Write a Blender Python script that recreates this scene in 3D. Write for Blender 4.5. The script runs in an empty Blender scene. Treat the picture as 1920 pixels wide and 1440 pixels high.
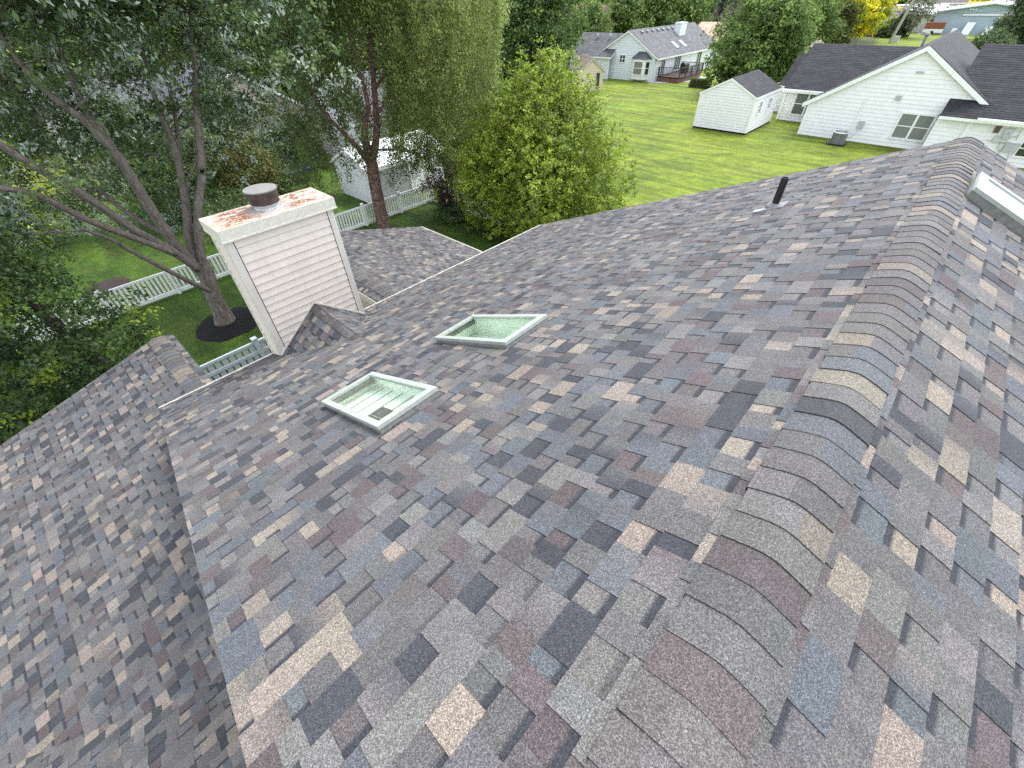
import bpy, math, random
import numpy as np
from mathutils import Vector, Matrix
R = math.radians
scene = bpy.context.scene
COL = scene.collection
rng = np.random.default_rng(7)
rnd = random.Random(11)

# ------------------------------------------------------------------ camera
PITCH, ROLL, YAW, FPX = 0.752037242, -0.0284350098, 0.763592355, 782.279
CAMZ = 9.2
def _basis():
    cp, sp = math.cos(PITCH), math.sin(PITCH)
    down, fwd, right = np.array([0, cp, sp]), np.array([0, -sp, cp]), np.array([1., 0, 0])
    c, s = math.cos(ROLL), math.sin(ROLL)
    Rz = np.array([[c, -s, 0], [s, c, 0], [0, 0, 1]])
    down, fwd, right = Rz @ down, Rz @ fwd, Rz @ right
    X = math.cos(YAW) * fwd + math.sin(YAW) * right
    Y = -math.cos(YAW) * right + math.sin(YAW) * fwd
    return np.array([X, Y, -down])
M = _basis()
CAM = np.array([0, 0, CAMZ])
cd = bpy.data.cameras.new('camera')
cam = bpy.data.objects.new('camera', cd)
COL.objects.link(cam)
cd.sensor_fit = 'HORIZONTAL'; cd.sensor_width = 36; cd.lens = 36 * FPX / 1920
cd.clip_start = 0.05; cd.clip_end = 2000
rm = np.column_stack([M[:, 0], -M[:, 1], -M[:, 2]])
cam.matrix_world = Matrix.Translation((0, 0, CAMZ)) @ Matrix(rm.tolist()).to_4x4()
scene.camera = cam
# survey helpers: where the sight line of a photo point meets a plane / a distance
def ray(px, py): return M @ np.array([(px - 960) / FPX, (py - 720) / FPX, 1.])
def at(px, py, d):
    r = ray(px, py); return CAM + r * d / math.hypot(r[0], r[1])
def onX(px, py, x):
    r = ray(px, py); return CAM + r * (x / r[0])
def onY(px, py, y):
    r = ray(px, py); return CAM + r * (y / r[1])
def onZ(px, py, z=0):
    r = ray(px, py); return CAM + r * ((z - CAMZ) / r[2])

# ------------------------------------------------------------------ materials
def new_mat(name):
    m = bpy.data.materials.new(name); m.use_nodes = True
    nt = m.node_tree; b = nt.nodes['Principled BSDF']
    return m, nt, b
def N(nt, t, **kw):
    n = nt.nodes.new(t)
    for k, v in kw.items():
        if k in n.inputs: n.inputs[k].default_value = v
        else: setattr(n, k, v)
    return n
def ramp(nt, stops, interp='LINEAR'):
    n = nt.nodes.new('ShaderNodeValToRGB'); cr = n.color_ramp; cr.interpolation = interp
    while len(cr.elements) < len(stops): cr.elements.new(0.5)
    for e, (p, c) in zip(cr.elements, stops):
        e.position = p; e.color = (c, c, c, 1) if isinstance(c, (int, float)) else (*c, 1)
    return n
def mixc(nt, fac, a, b, mode='MIX'):
    n = nt.nodes.new('ShaderNodeMix'); n.data_type = 'RGBA'; n.blend_type = mode
    for sock, v in ((n.inputs[0], fac), (n.inputs[6], a), (n.inputs[7], b)):
        if hasattr(v, 'is_linked') or hasattr(v, 'links'): nt.links.new(v, sock)
        elif isinstance(v, (int, float)): sock.default_value = v
        else: sock.default_value = (*v, 1)
    return n.outputs[2]
def simple(name, col, rough=0.6, metal=0.0, var=0.12, scale=6.0, bump=0.0, bscale=60.0, spec=0.4):
    m, nt, b = new_mat(name)
    tc = N(nt, 'ShaderNodeTexCoord')
    n = N(nt, 'ShaderNodeTexNoise', Scale=scale, Detail=6.0, Roughness=0.65)
    nt.links.new(tc.outputs['Object'], n.inputs['Vector'])
    lo = tuple(c * (1 - var) for c in col); hi = tuple(min(1, c * (1 + var)) for c in col)
    r = ramp(nt, [(0.3, lo), (0.7, hi)])
    nt.links.new(n.outputs['Fac'], r.inputs[0]); nt.links.new(r.outputs[0], b.inputs['Base Color'])
    b.inputs['Roughness'].default_value = rough; b.inputs['Metallic'].default_value = metal
    b.inputs['Specular IOR Level'].default_value = spec
    if bump:
        n2 = N(nt, 'ShaderNodeTexNoise', Scale=bscale, Detail=4.0)
        nt.links.new(tc.outputs['Object'], n2.inputs['Vector'])
        bp = N(nt, 'ShaderNodeBump', Strength=bump, Distance=0.02)
        nt.links.new(n2.outputs['Fac'], bp.inputs['Height']); nt.links.new(bp.outputs[0], b.inputs['Normal'])
    return m
def weathered(name, col, dirt, amt=0.5):
    m, nt, b = new_mat(name)
    tc = N(nt, 'ShaderNodeTexCoord'); mp = N(nt, 'ShaderNodeMapping'); mp.inputs['Scale'].default_value = (9, 9, 0.8); nt.links.new(tc.outputs['Object'], mp.inputs[0])
    n = N(nt, 'ShaderNodeTexNoise', Scale=1.0, Detail=7.0, Roughness=0.65); nt.links.new(mp.outputs[0], n.inputs['Vector'])
    n2 = N(nt, 'ShaderNodeTexNoise', Scale=2.3, Detail=6.0, Roughness=0.7); nt.links.new(tc.outputs['Object'], n2.inputs['Vector'])
    r = ramp(nt, [(0.42, 0.0), (0.8, amt)]); nt.links.new(n.outputs['Fac'], r.inputs[0])
    r2 = ramp(nt, [(0.3, 0.93), (0.7, 1.05)]); nt.links.new(n2.outputs['Fac'], r2.inputs[0])
    c = mixc(nt, r.outputs[0], col, dirt); c = mixc(nt, 1.0, c, r2.outputs[0], 'MULTIPLY')
    nt.links.new(c, b.inputs['Base Color']); b.inputs['Roughness'].default_value = 0.5
    return m
def shingle_mat(name, grain=1.0, gscale=330.0):
    m, nt, b = new_mat(name)
    tc = N(nt, 'ShaderNodeTexCoord'); a = N(nt, 'ShaderNodeAttribute', attribute_name='Col')
    v = N(nt, 'ShaderNodeTexVoronoi', Scale=gscale); nt.links.new(tc.outputs['Object'], v.inputs['Vector'])
    v2 = N(nt, 'ShaderNodeTexVoronoi', Scale=gscale * 0.52); nt.links.new(tc.outputs['Object'], v2.inputs['Vector'])
    s1 = N(nt, 'ShaderNodeSeparateColor'); nt.links.new(v.outputs['Color'], s1.inputs[0])
    s2 = N(nt, 'ShaderNodeSeparateColor'); nt.links.new(v2.outputs['Color'], s2.inputs[0])
    ad = N(nt, 'ShaderNodeMath', operation='ADD'); nt.links.new(s1.outputs[0], ad.inputs[0]); nt.links.new(s2.outputs[1], ad.inputs[1])
    hf = N(nt, 'ShaderNodeMath', operation='MULTIPLY'); nt.links.new(ad.outputs[0], hf.inputs[0]); hf.inputs[1].default_value = 0.5
    g = grain
    rp = ramp(nt, [(0.08, 1 - 0.60 * g), (0.4, 1 - 0.26 * g), (0.62, 1 + 0.18 * g), (0.92, 1 + 1.3 * g)])
    nt.links.new(hf.outputs[0], rp.inputs[0])
    n = N(nt, 'ShaderNodeTexNoise', Scale=1.1, Detail=5.0, Roughness=0.6); nt.links.new(tc.outputs['Object'], n.inputs['Vector'])
    rp2 = ramp(nt, [(0.3, 0.86), (0.7, 1.12)]); nt.links.new(n.outputs['Fac'], rp2.inputs[0])
    c = mixc(nt, 1.0, a.outputs['Color'], rp.outputs[0], 'MULTIPLY')
    c = mixc(nt, 1.0, c, rp2.outputs[0], 'MULTIPLY')
    nt.links.new(c, b.inputs['Base Color']); b.inputs['Roughness'].default_value = 0.85
    b.inputs['Specular IOR Level'].default_value = 0.35
    bp = N(nt, 'ShaderNodeBump', Strength=0.45, Distance=0.003)
    nt.links.new(hf.outputs[0], bp.inputs['Height']); nt.links.new(bp.outputs[0], b.inputs['Normal'])
    return m
def leaf_mat(name, trans=0.3, rough=0.5):
    m, nt, b = new_mat(name)
    a = N(nt, 'ShaderNodeAttribute', attribute_name='Col')
    nt.links.new(a.outputs['Color'], b.inputs['Base Color']); b.inputs['Roughness'].default_value = rough
    b.inputs['Specular IOR Level'].default_value = 0.3
    t = N(nt, 'ShaderNodeBsdfTranslucent'); nt.links.new(a.outputs['Color'], t.inputs['Color'])
    mx = N(nt, 'ShaderNodeMixShader'); mx.inputs[0].default_value = trans
    nt.links.new(b.outputs[0], mx.inputs[1]); nt.links.new(t.outputs[0], mx.inputs[2])
    nt.links.new(mx.outputs[0], nt.nodes['Material Output'].inputs['Surface'])
    return m
def bark_mat(name, c0, c1, c2, sx=(6, 6, 1.6), bump=0.9):
    m, nt, b = new_mat(name)
    tc = N(nt, 'ShaderNodeTexCoord'); mp = N(nt, 'ShaderNodeMapping'); mp.inputs['Scale'].default_value = sx
    nt.links.new(tc.outputs['Object'], mp.inputs[0])
    n = N(nt, 'ShaderNodeTexNoise', Scale=2.2, Detail=9.0, Roughness=0.72, Distortion=0.6); nt.links.new(mp.outputs[0], n.inputs['Vector'])
    r = ramp(nt, [(0.33, c0), (0.5, c1), (0.68, c2)]); nt.links.new(n.outputs['Fac'], r.inputs[0])
    nt.links.new(r.outputs[0], b.inputs['Base Color']); b.inputs['Roughness'].default_value = 0.9
    bp = N(nt, 'ShaderNodeBump', Strength=bump, Distance=0.05)
    nt.links.new(n.outputs['Fac'], bp.inputs['Height']); nt.links.new(bp.outputs[0], b.inputs['Normal'])
    return m
def glass_mat(name, tint=(0.9, 0.97, 0.93), mixf=0.12, rough=0.02):
    m, nt, b = new_mat(name)
    nt.nodes.remove(b)
    tr = N(nt, 'ShaderNodeBsdfTransparent'); tr.inputs[0].default_value = (*tint, 1)
    gl = N(nt, 'ShaderNodeBsdfGlossy'); gl.inputs['Roughness'].default_value = rough
    fr = N(nt, 'ShaderNodeLayerWeight', Blend=0.5)
    pw_ = N(nt, 'ShaderNodeMath', operation='POWER'); pw_.inputs[1].default_value = 4.0; nt.links.new(fr.outputs['Facing'], pw_.inputs[0])
    pm_ = N(nt, 'ShaderNodeMath', operation='MULTIPLY'); pm_.inputs[1].default_value = 0.55; nt.links.new(pw_.outputs[0], pm_.inputs[0])
    ad = N(nt, 'ShaderNodeMath', operation='ADD', use_clamp=True); ad.inputs[1].default_value = mixf
    nt.links.new(pm_.outputs[0], ad.inputs[0])
    mx = N(nt, 'ShaderNodeMixShader'); nt.links.new(ad.outputs[0], mx.inputs[0])
    nt.links.new(tr.outputs[0], mx.inputs[1]); nt.links.new(gl.outputs[0], mx.inputs[2])
    nt.links.new(mx.outputs[0], nt.nodes['Material Output'].inputs['Surface'])
    return m
def lawn_mat(name='lawn_grass', cols=((0.076, 0.128, 0.010), (0.128, 0.178, 0.012), (0.175, 0.210, 0.022))):
    m, nt, b = new_mat(name)
    tc = N(nt, 'ShaderNodeTexCoord')
    def noise(s, d=6.0, r=0.6, dist=0.0, vec=None):
        n = N(nt, 'ShaderNodeTexNoise', Scale=s, Detail=d, Roughness=r, Distortion=dist)
        nt.links.new(vec or tc.outputs['Object'], n.inputs['Vector']); return n.outputs['Fac']
    mp = N(nt, 'ShaderNodeMapping'); mp.inputs['Rotation'].default_value = (0, 0, R(12)); mp.inputs['Scale'].default_value = (0.55, 0.09, 1)
    nt.links.new(tc.outputs['Object'], mp.inputs[0])
    mow = noise(2.0, 5.0, 0.6, 0.5, mp.outputs[0])
    big = noise(0.16, 5.0, 0.65, 0.3); mid = noise(1.5, 7.0, 0.72); fine = noise(14.0, 5.0, 0.8); blades = noise(45.0, 3.0, 0.8)
    rb = ramp(nt, list(zip((0.28, 0.5, 0.72), cols))); nt.links.new(big, rb.inputs[0])
    rm_ = ramp(nt, [(0.3, 0.6), (0.7, 1.32)]); nt.links.new(mid, rm_.inputs[0])
    rw = ramp(nt, [(0.36, 0.62), (0.64, 1.3)]); nt.links.new(mow, rw.inputs[0])
    rf = ramp(nt, [(0.3, 0.55), (0.7, 1.45)]); nt.links.new(fine, rf.inputs[0])
    rbl = ramp(nt, [(0.3, 0.5), (0.7, 1.5)]); nt.links.new(blades, rbl.inputs[0])
    c = mixc(nt, 1.0, rb.outputs[0], rm_.outputs[0], 'MULTIPLY')
    c = mixc(nt, 1.0, c, rw.outputs[0], 'MULTIPLY'); c = mixc(nt, 1.0, c, rf.outputs[0], 'MULTIPLY')
    c = mixc(nt, 0.7, c, rbl.outputs[0], 'MULTIPLY')
    dry = noise(0.45, 7.0, 0.7, 0.6); rdry = ramp(nt, [(0.56, 0.0), (0.70, 0.55)]); nt.links.new(dry, rdry.inputs[0])
    c = mixc(nt, rdry.outputs[0], c, (0.17, 0.175, 0.045))
    nt.links.new(c, b.inputs['Base Color']); b.inputs['Roughness'].default_value = 0.8; b.inputs['Specular IOR Level'].default_value = 0.2
    bp = N(nt, 'ShaderNodeBump', Strength=0.8, Distance=0.05)
    nt.links.new(blades, bp.inputs['Height']); nt.links.new(bp.outputs[0], b.inputs['Normal'])
    return m
def rust_cap_mat():
    m, nt, b = new_mat('rusted_white_metal')
    tc = N(nt, 'ShaderNodeTexCoord'); sp = N(nt, 'ShaderNodeSeparateXYZ'); nt.links.new(tc.outputs['Object'], sp.inputs[0])
    mp = N(nt, 'ShaderNodeMapping'); mp.inputs['Scale'].default_value = (0.8, 2.6, 1.0); nt.links.new(tc.outputs['Object'], mp.inputs[0])
    n = N(nt, 'ShaderNodeTexNoise', Scale=3.0, Detail=8.0, Roughness=0.62, Distortion=0.9); nt.links.new(mp.outputs[0], n.inputs['Vector'])
    n2 = N(nt, 'ShaderNodeTexNoise', Scale=22.0, Detail=6.0, Roughness=0.75); nt.links.new(tc.outputs['Object'], n2.inputs['Vector'])
    # distance from the flue: grey scoured paint around it
    dx = N(nt, 'ShaderNodeVectorMath', operation='DISTANCE'); nt.links.new(tc.outputs['Object'], dx.inputs[0]); dx.inputs[1].default_value = (2.27, 7.30, 6.87)
    jit = N(nt, 'ShaderNodeMath', operation='MULTIPLY_ADD'); nt.links.new(n2.outputs['Fac'], jit.inputs[0]); jit.inputs[1].default_value = 0.5; nt.links.new(dx.outputs['Value'], jit.inputs[2])
    gm = ramp(nt, [(0.42, 1.0), (0.66, 0.0)]); nt.links.new(jit.outputs[0], gm.inputs[0])
    rm1 = ramp(nt, [(0.40, 0.0), (0.455, 1.0)]); nt.links.new(n.outputs['Fac'], rm1.inputs[0])
    brk = ramp(nt, [(0.38, 0.15), (0.5, 1.0)]); nt.links.new(n2.outputs['Fac'], brk.inputs[0])
    zt = N(nt, 'ShaderNodeMapRange'); nt.links.new(sp.outputs['Z'], zt.inputs[0]); zt.inputs[1].default_value = 6.835; zt.inputs[2].default_value = 6.85
    mm = N(nt, 'ShaderNodeMath', operation='MULTIPLY'); nt.links.new(rm1.outputs[0], mm.inputs[0]); nt.links.new(brk.outputs[0], mm.inputs[1])
    mz = N(nt, 'ShaderNodeMath', operation='MULTIPLY'); nt.links.new(mm.outputs[0], mz.inputs[0]); nt.links.new(zt.outputs[0], mz.inputs[1])
    rust = ramp(nt, [(0.3, (0.075, 0.022, 0.010)), (0.55, (0.185, 0.048, 0.018)), (0.75, (0.30, 0.11, 0.05))]); nt.links.new(n2.outputs['Fac'], rust.inputs[0])
    paint = ramp(nt, [(0.35, (0.50, 0.48, 0.38)), (0.65, (0.62, 0.61, 0.53))]); nt.links.new(n2.outputs['Fac'], paint.inputs[0])
    grey = ramp(nt, [(0.4, (0.18, 0.18, 0.17)), (0.55, (0.5, 0.5, 0.47)), (0.65, (0.72, 0.7, 0.62))]); nt.links.new(n2.outputs['Fac'], grey.inputs[0])
    gz = N(nt, 'ShaderNodeMath', operation='MULTIPLY'); nt.links.new(gm.outputs[0], gz.inputs[0]); nt.links.new(zt.outputs[0], gz.inputs[1])
    c = mixc(nt, mz.outputs[0], paint.outputs[0], rust.outputs[0])
    c = mixc(nt, gz.outputs[0], c, grey.outputs[0])
    nt.links.new(c, b.inputs['Base Color']); b.inputs['Roughness'].default_value = 0.55
    return m

MT = dict(
    shingle=shingle_mat('asphalt_shingle', 1.0, 500.0),
    far_shingle=shingle_mat('far_asphalt_shingle', 0.55, 22.0),
    siding_cream=weathered('cream_vinyl', (0.64, 0.575, 0.50), (0.48, 0.42, 0.35)),
    trim_cream=weathered('cream_trim', (0.60, 0.565, 0.50), (0.38, 0.34, 0.29), 0.6),
    drip=simple('ivory_metal', (0.50, 0.485, 0.42), 0.5, var=0.08),
    gutter_dark=simple('gutter_inside', (0.12, 0.12, 0.11), 0.8, var=0.3),
    tan=simple('tan_vinyl', (0.44, 0.38, 0.30), 0.6, var=0.06),
    white=weathered('white_vinyl', (0.82, 0.82, 0.83), (0.66, 0.66, 0.66), 0.35),
    white_trim=simple('white_trim', (0.82, 0.83, 0.82), 0.45, var=0.03),
    fence_white=simple('white_fence_vinyl', (0.80, 0.81, 0.79), 0.4, var=0.04),
    fence_shaded=simple('shaded_fence_vinyl', (0.46, 0.52, 0.56), 0.45, var=0.06),  # white vinyl with the court's shade put into a grey-blue colour
    pale_blue=simple('pale_blue_vinyl', (0.68, 0.725, 0.75), 0.5, var=0.04),
    shed_beige=simple('beige_vinyl', (0.66, 0.57, 0.42), 0.6, var=0.05),
    skyframe=simple('skylight_metal', (0.31, 0.335, 0.305), 0.45, var=0.14, scale=14.0),
    skyframe_dark=simple('skylight_curb_metal', (0.17, 0.175, 0.16), 0.5, var=0.35, scale=18.0),
    well=simple('skylight_well_board', (0.78, 0.82, 0.74), 0.7, var=0.05),
    well_dark=simple('dark_room', (0.06, 0.065, 0.06), 0.8),
    well_line=simple('panel_joint', (0.25, 0.25, 0.2), 0.8),
    skyglass=glass_mat('skylight_glass', (0.88, 0.97, 0.91), 0.14),
    pale_glass=simple('painted_sky_glass', (0.55, 0.62, 0.62), 0.15, var=0.08, scale=2.0, spec=0.8),  # opaque pane, sky reflection put into its pale colour
    pane=simple('window_glass', (0.10, 0.115, 0.105), 0.12, var=0.25, scale=0.9, spec=0.8),
    pane_screen=simple('screened_glass', (0.19, 0.205, 0.19), 0.4, var=0.12, scale=0.7, spec=0.5),
    pane_dark=simple('dark_glass', (0.035, 0.037, 0.037), 0.15, spec=0.7),
    black_pipe=simple('black_pipe', (0.012, 0.012, 0.014), 0.45),
    boot=simple('grey_rubber_boot', (0.17, 0.175, 0.185), 0.6, var=0.2, scale=20.0),
    galv=simple('galvanised_sheet', (0.26, 0.29, 0.31), 0.5, metal=0.2),
    flue_top=simple('flue_lid', (0.20, 0.197, 0.185), 0.5, var=0.1, scale=9.0),
    flue_body=simple('sooty_flue', (0.05, 0.036, 0.031), 0.65, var=0.65, scale=7.0),
    flue_collar=simple('flue_collar', (0.55, 0.55, 0.53), 0.45, var=0.25, scale=22.0),
    rust=rust_cap_mat(),
    bark=bark_mat('maple_bark', (0.075, 0.061, 0.050), (0.165, 0.138, 0.116), (0.26, 0.225, 0.195)),
    bark_dark=bark_mat('dark_bark', (0.03, 0.024, 0.02), (0.06, 0.048, 0.04), (0.1, 0.085, 0.07)),
    bark_birch=bark_mat('river_birch_bark', (0.050, 0.026, 0.021), (0.150, 0.085, 0.067), (0.40, 0.28, 0.23), (3.5, 3.5, 3.2), 1.0),
    leaf=leaf_mat('leaf', 0.34), leaf_dark=leaf_mat('leaf_dense', 0.35, 0.55),
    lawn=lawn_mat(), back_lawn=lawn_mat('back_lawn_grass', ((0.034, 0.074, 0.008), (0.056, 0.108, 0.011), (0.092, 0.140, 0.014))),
    mulch=simple('black_mulch', (0.006, 0.0055, 0.0055), 1.0, var=0.7, scale=45.0, bump=1.0, bscale=40.0),
    mulch_brown=simple('brown_mulch', (0.035, 0.024, 0.022), 0.95, var=0.6, scale=30.0, bump=1.0, bscale=30.0),
    red_mulch=simple('red_mulch', (0.22, 0.06, 0.045), 0.95, var=0.5, scale=20.0, bump=0.8),
    gravel=simple('grey_gravel', (0.30, 0.29, 0.27), 0.95, var=0.35, scale=2.5, bump=0.5),
    concrete=simple('concrete', (0.34, 0.34, 0.33), 0.9, var=0.15),
    deck=simple('dark_deck_wood', (0.045, 0.028, 0.024), 0.7, var=0.3),
    brick=simple('brown_brick', (0.19, 0.095, 0.08), 0.85, var=0.4, scale=5.0),
    wood_red=simple('red_cedar', (0.24, 0.085, 0.05), 0.75, var=0.3),
    wood_grey=simple('weathered_wood', (0.24, 0.22, 0.2), 0.85, var=0.3),
    pole=simple('pole_wood', (0.36, 0.34, 0.29), 0.85, var=0.2),
    blue_steel=simple('blue_grey_steel', (0.34, 0.42, 0.47), 0.5, var=0.07, scale=0.6),
    white_roof=simple('white_metal_roof', (0.72, 0.78, 0.78), 0.4, var=0.06),
    cream_wall=simple('cream_block', (0.62, 0.60, 0.52), 0.8, var=0.1),
    yellow_wall=simple('yellow_vinyl', (0.72, 0.62, 0.30), 0.6),
    sign_yellow=simple('yellow_sign', (0.80, 0.66, 0.05), 0.5),
    sign_ink=simple('sign_ink', (0.08, 0.06, 0.02), 0.6),
    ac=simple('ac_grey', (0.20, 0.21, 0.215), 0.5, var=0.15),
    ac_light=simple('ac_light_grey', (0.42, 0.43, 0.43), 0.5),
    meter=simple('meter_grey', (0.5, 0.52, 0.53), 0.5, var=0.15),
    meter_brown=simple('brown_box', (0.12, 0.07, 0.06), 0.6),
    black=simple('black_plastic', (0.012, 0.012, 0.013), 0.5),
    net=simple('trampoline_net', (0.02, 0.023, 0.03), 0.8),
    blue_pad=simple('blue_pad', (0.03, 0.10, 0.33), 0.5),
    red_flower=simple('red_petals', (0.35, 0.01, 0.015), 0.6),
    wire=simple('wire', (0.02, 0.02, 0.02), 0.6),
)

# ------------------------------------------------------------------ mesh builder
class MB:
    def __init__(s): s.v = []; s.f = []; s.c = []; s.mi = []; s.cur = (1, 1, 1); s.m = 0
    def face(s, pts, col=None, m=None):
        i = len(s.v); s.v.extend([tuple(map(float, p)) for p in pts])
        s.f.append(tuple(range(i, i + len(pts)))); s.c.append(col or s.cur); s.mi.append(s.m if m is None else m)
    def hexa(s, p, m=None):    # 8 corners: bottom ring 0-3, top ring 4-7
        for q in ((3, 2, 1, 0), (4, 5, 6, 7), (0, 1, 5, 4), (1, 2, 6, 5), (2, 3, 7, 6), (3, 0, 4, 7)):
            s.face([p[k] for k in q], m=m)
    def box(s, lo, hi, m=None):
        x0, y0, z0 = lo; x1, y1, z1 = hi
        s.hexa([(x0, y0, z0), (x1, y0, z0), (x1, y1, z0), (x0, y1, z0), (x0, y0, z1), (x1, y0, z1), (x1, y1, z1), (x0, y1, z1)], m)
    def obox(s, O, u, v, n, su, sv, sn, m=None):   # box from corner O along three vectors
        O, u, v, n = (np.array(a, float) for a in (O, u, v, n))
        a, b, c = u * su, v * sv, n * sn
        s.hexa([O, O + a, O + a + b, O + b, O + c, O + a + c, O + a + b + c, O + b + c], m)
    def slab(s, poly, th, m=None):      # planar polygon thickened downwards along its normal
        P = [np.array(p, float) for p in poly]
        n = np.cross(P[1] - P[0], P[2] - P[0]); n /= np.linalg.norm(n)
        if n[2] < 0: P = P[::-1]; n = -n
        Q = [p - n * th for p in P]
        s.face(P, m=m); s.face(Q[::-1], m=m)
        for i in range(len(P)):
            j = (i + 1) % len(P); s.face([Q[i], Q[j], P[j], P[i]], m=m)
    def tube(s, pts, rad, k=8, m=None, cap=True):
        P = [np.array(p, float) for p in pts]
        if isinstance(rad, (int, float)): rad = [rad] * len(P)
        base = len(s.v); ref = np.array([0.31, 0.17, 0.93]); rings = []
        for i, p in enumerate(P):
            d = P[min(i + 1, len(P) - 1)] - P[max(i - 1, 0)]; d = d / (np.linalg.norm(d) + 1e-9)
            a = np.cross(d, ref)
            if np.linalg.norm(a) < 0.2: a = np.cross(d, [1, 0, 0])
            a /= np.linalg.norm(a); b = np.cross(d, a)
            ring = []
            for j in range(k):
                t = 2 * math.pi * j / k
                ring.append(len(s.v)); s.v.append(tuple(p + rad[i] * (a * math.cos(t) + b * math.sin(t))))
            rings.append(ring)
        for i in range(len(P) - 1):
            for j in range(k):
                q = (rings[i][j], rings[i][(j + 1) % k], rings[i + 1][(j + 1) % k], rings[i + 1][j])
                s.f.append(q); s.c.append(s.cur); s.mi.append(s.m if m is None else m)
        if cap:
            s.f.append(tuple(rings[0][::-1])); s.f.append(tuple(rings[-1]))
            for _ in (0, 1): s.c.append(s.cur); s.mi.append(s.m if m is None else m)
    def build(s, name, mats, parent=None, smooth=False, col=False):
        me = bpy.data.meshes.new(name)
        me.from_pydata(s.v, [], s.f)
        if not isinstance(mats, (list, tuple)): mats = [mats]
        for m_ in mats: me.materials.append(MT[m_] if isinstance(m_, str) else m_)
        if len(mats) > 1: me.polygons.foreach_set('material_index', s.mi)
        if col:
            a = me.attributes.new('Col', 'FLOAT_COLOR', 'CORNER')
            cc = np.array([(*q, 1.0) for c, f in zip(s.c, s.f) for q in (c if isinstance(c, list) else [c] * len(f))], np.float32)
            a.data.foreach_set('color', cc.ravel())
        if smooth: me.polygons.foreach_set('use_smooth', [True] * len(me.polygons))
        me.update()
        o = bpy.data.objects.new(name, me); COL.objects.link(o)
        if parent: o.parent = parent; o.matrix_parent_inverse = parent.matrix_world.inverted()
        return o
def tag(o, label, cat, group=None):
    o['label'] = label; o['category'] = cat
    if group: o['group'] = group
    return o
def thing(name, loc, label, cat, group=None):
    o = bpy.data.objects.new(name, None); COL.objects.link(o); o.location = tuple(map(float, loc)); o.empty_display_size = 0.3
    o.matrix_world = Matrix.Translation(tuple(map(float, loc)))
    return tag(o, label, cat, group)
def clip_poly(sub, poly):               # Sutherland-Hodgman, poly convex and counter-clockwise
    out = sub
    for i in range(len(poly)):
        a, b = poly[i], poly[(i + 1) % len(poly)]
        ex, ey = b[0] - a[0], b[1] - a[1]
        inp, out = out, []
        if not inp: return []
        for j in range(len(inp)):
            p, q = inp[j], inp[(j + 1) % len(inp)]
            dp = ex * (p[1] - a[1]) - ey * (p[0] - a[0]); dq = ex * (q[1] - a[1]) - ey * (q[0] - a[0])
            if dp >= -1e-9: out.append(p)
            if (dp > 1e-9 and dq < -1e-9) or (dp < -1e-9 and dq > 1e-9):
                t = dp / (dp - dq); out.append((p[0] + (q[0] - p[0]) * t, p[1] + (q[1] - p[1]) * t))
    return out
def ccw(poly):
    a = sum(poly[i][0] * poly[(i + 1) % len(poly)][1] - poly[(i + 1) % len(poly)][0] * poly[i][1] for i in range(len(poly)))
    return list(poly) if a > 0 else list(poly)[::-1]

# ------------------------------------------------------------------ shingles
PAL = [((0.083, 0.080, 0.080), 0.34), ((0.107, 0.103, 0.101), 0.18), ((0.073, 0.080, 0.089), 0.16), ((0.037, 0.0395, 0.046), 0.15),
       ((0.172, 0.147, 0.125), 0.11), ((0.071, 0.059, 0.060), 0.115)]
CPAL = [((0.078, 0.0745, 0.0735), 0.46), ((0.096, 0.092, 0.088), 0.2), ((0.071, 0.0765, 0.084), 0.13), ((0.043, 0.045, 0.050), 0.10), ((0.128, 0.112, 0.095), 0.10), ((0.070, 0.060, 0.059), 0.07)]
DPAL = [((0.021, 0.022, 0.026), 0.45), ((0.027, 0.028, 0.033), 0.3), ((0.016, 0.017, 0.020), 0.25)]
GPAL = [((0.098, 0.101, 0.106), 0.5), ((0.115, 0.118, 0.122), 0.25), ((0.083, 0.086, 0.092), 0.25)]
BPAL = [((0.15, 0.122, 0.102), 0.5), ((0.19, 0.155, 0.13), 0.25), ((0.12, 0.092, 0.077), 0.25)]
MPAL = [((0.17, 0.085, 0.08), 0.5), ((0.2, 0.11, 0.1), 0.25), ((0.13, 0.065, 0.062), 0.25)]
PPAL = [((0.42, 0.29, 0.22), 0.5), ((0.46, 0.33, 0.26), 0.25), ((0.37, 0.25, 0.19), 0.25)]
def pick(pal):
    r = rnd.random() * sum(w for _, w in pal)
    for c, w in pal:
        r -= w
        if r <= 0: break
    j = 0.9 + 0.22 * rnd.random()
    return tuple(x * j * (0.97 + 0.06 * rnd.random()) for x in c)
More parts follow.
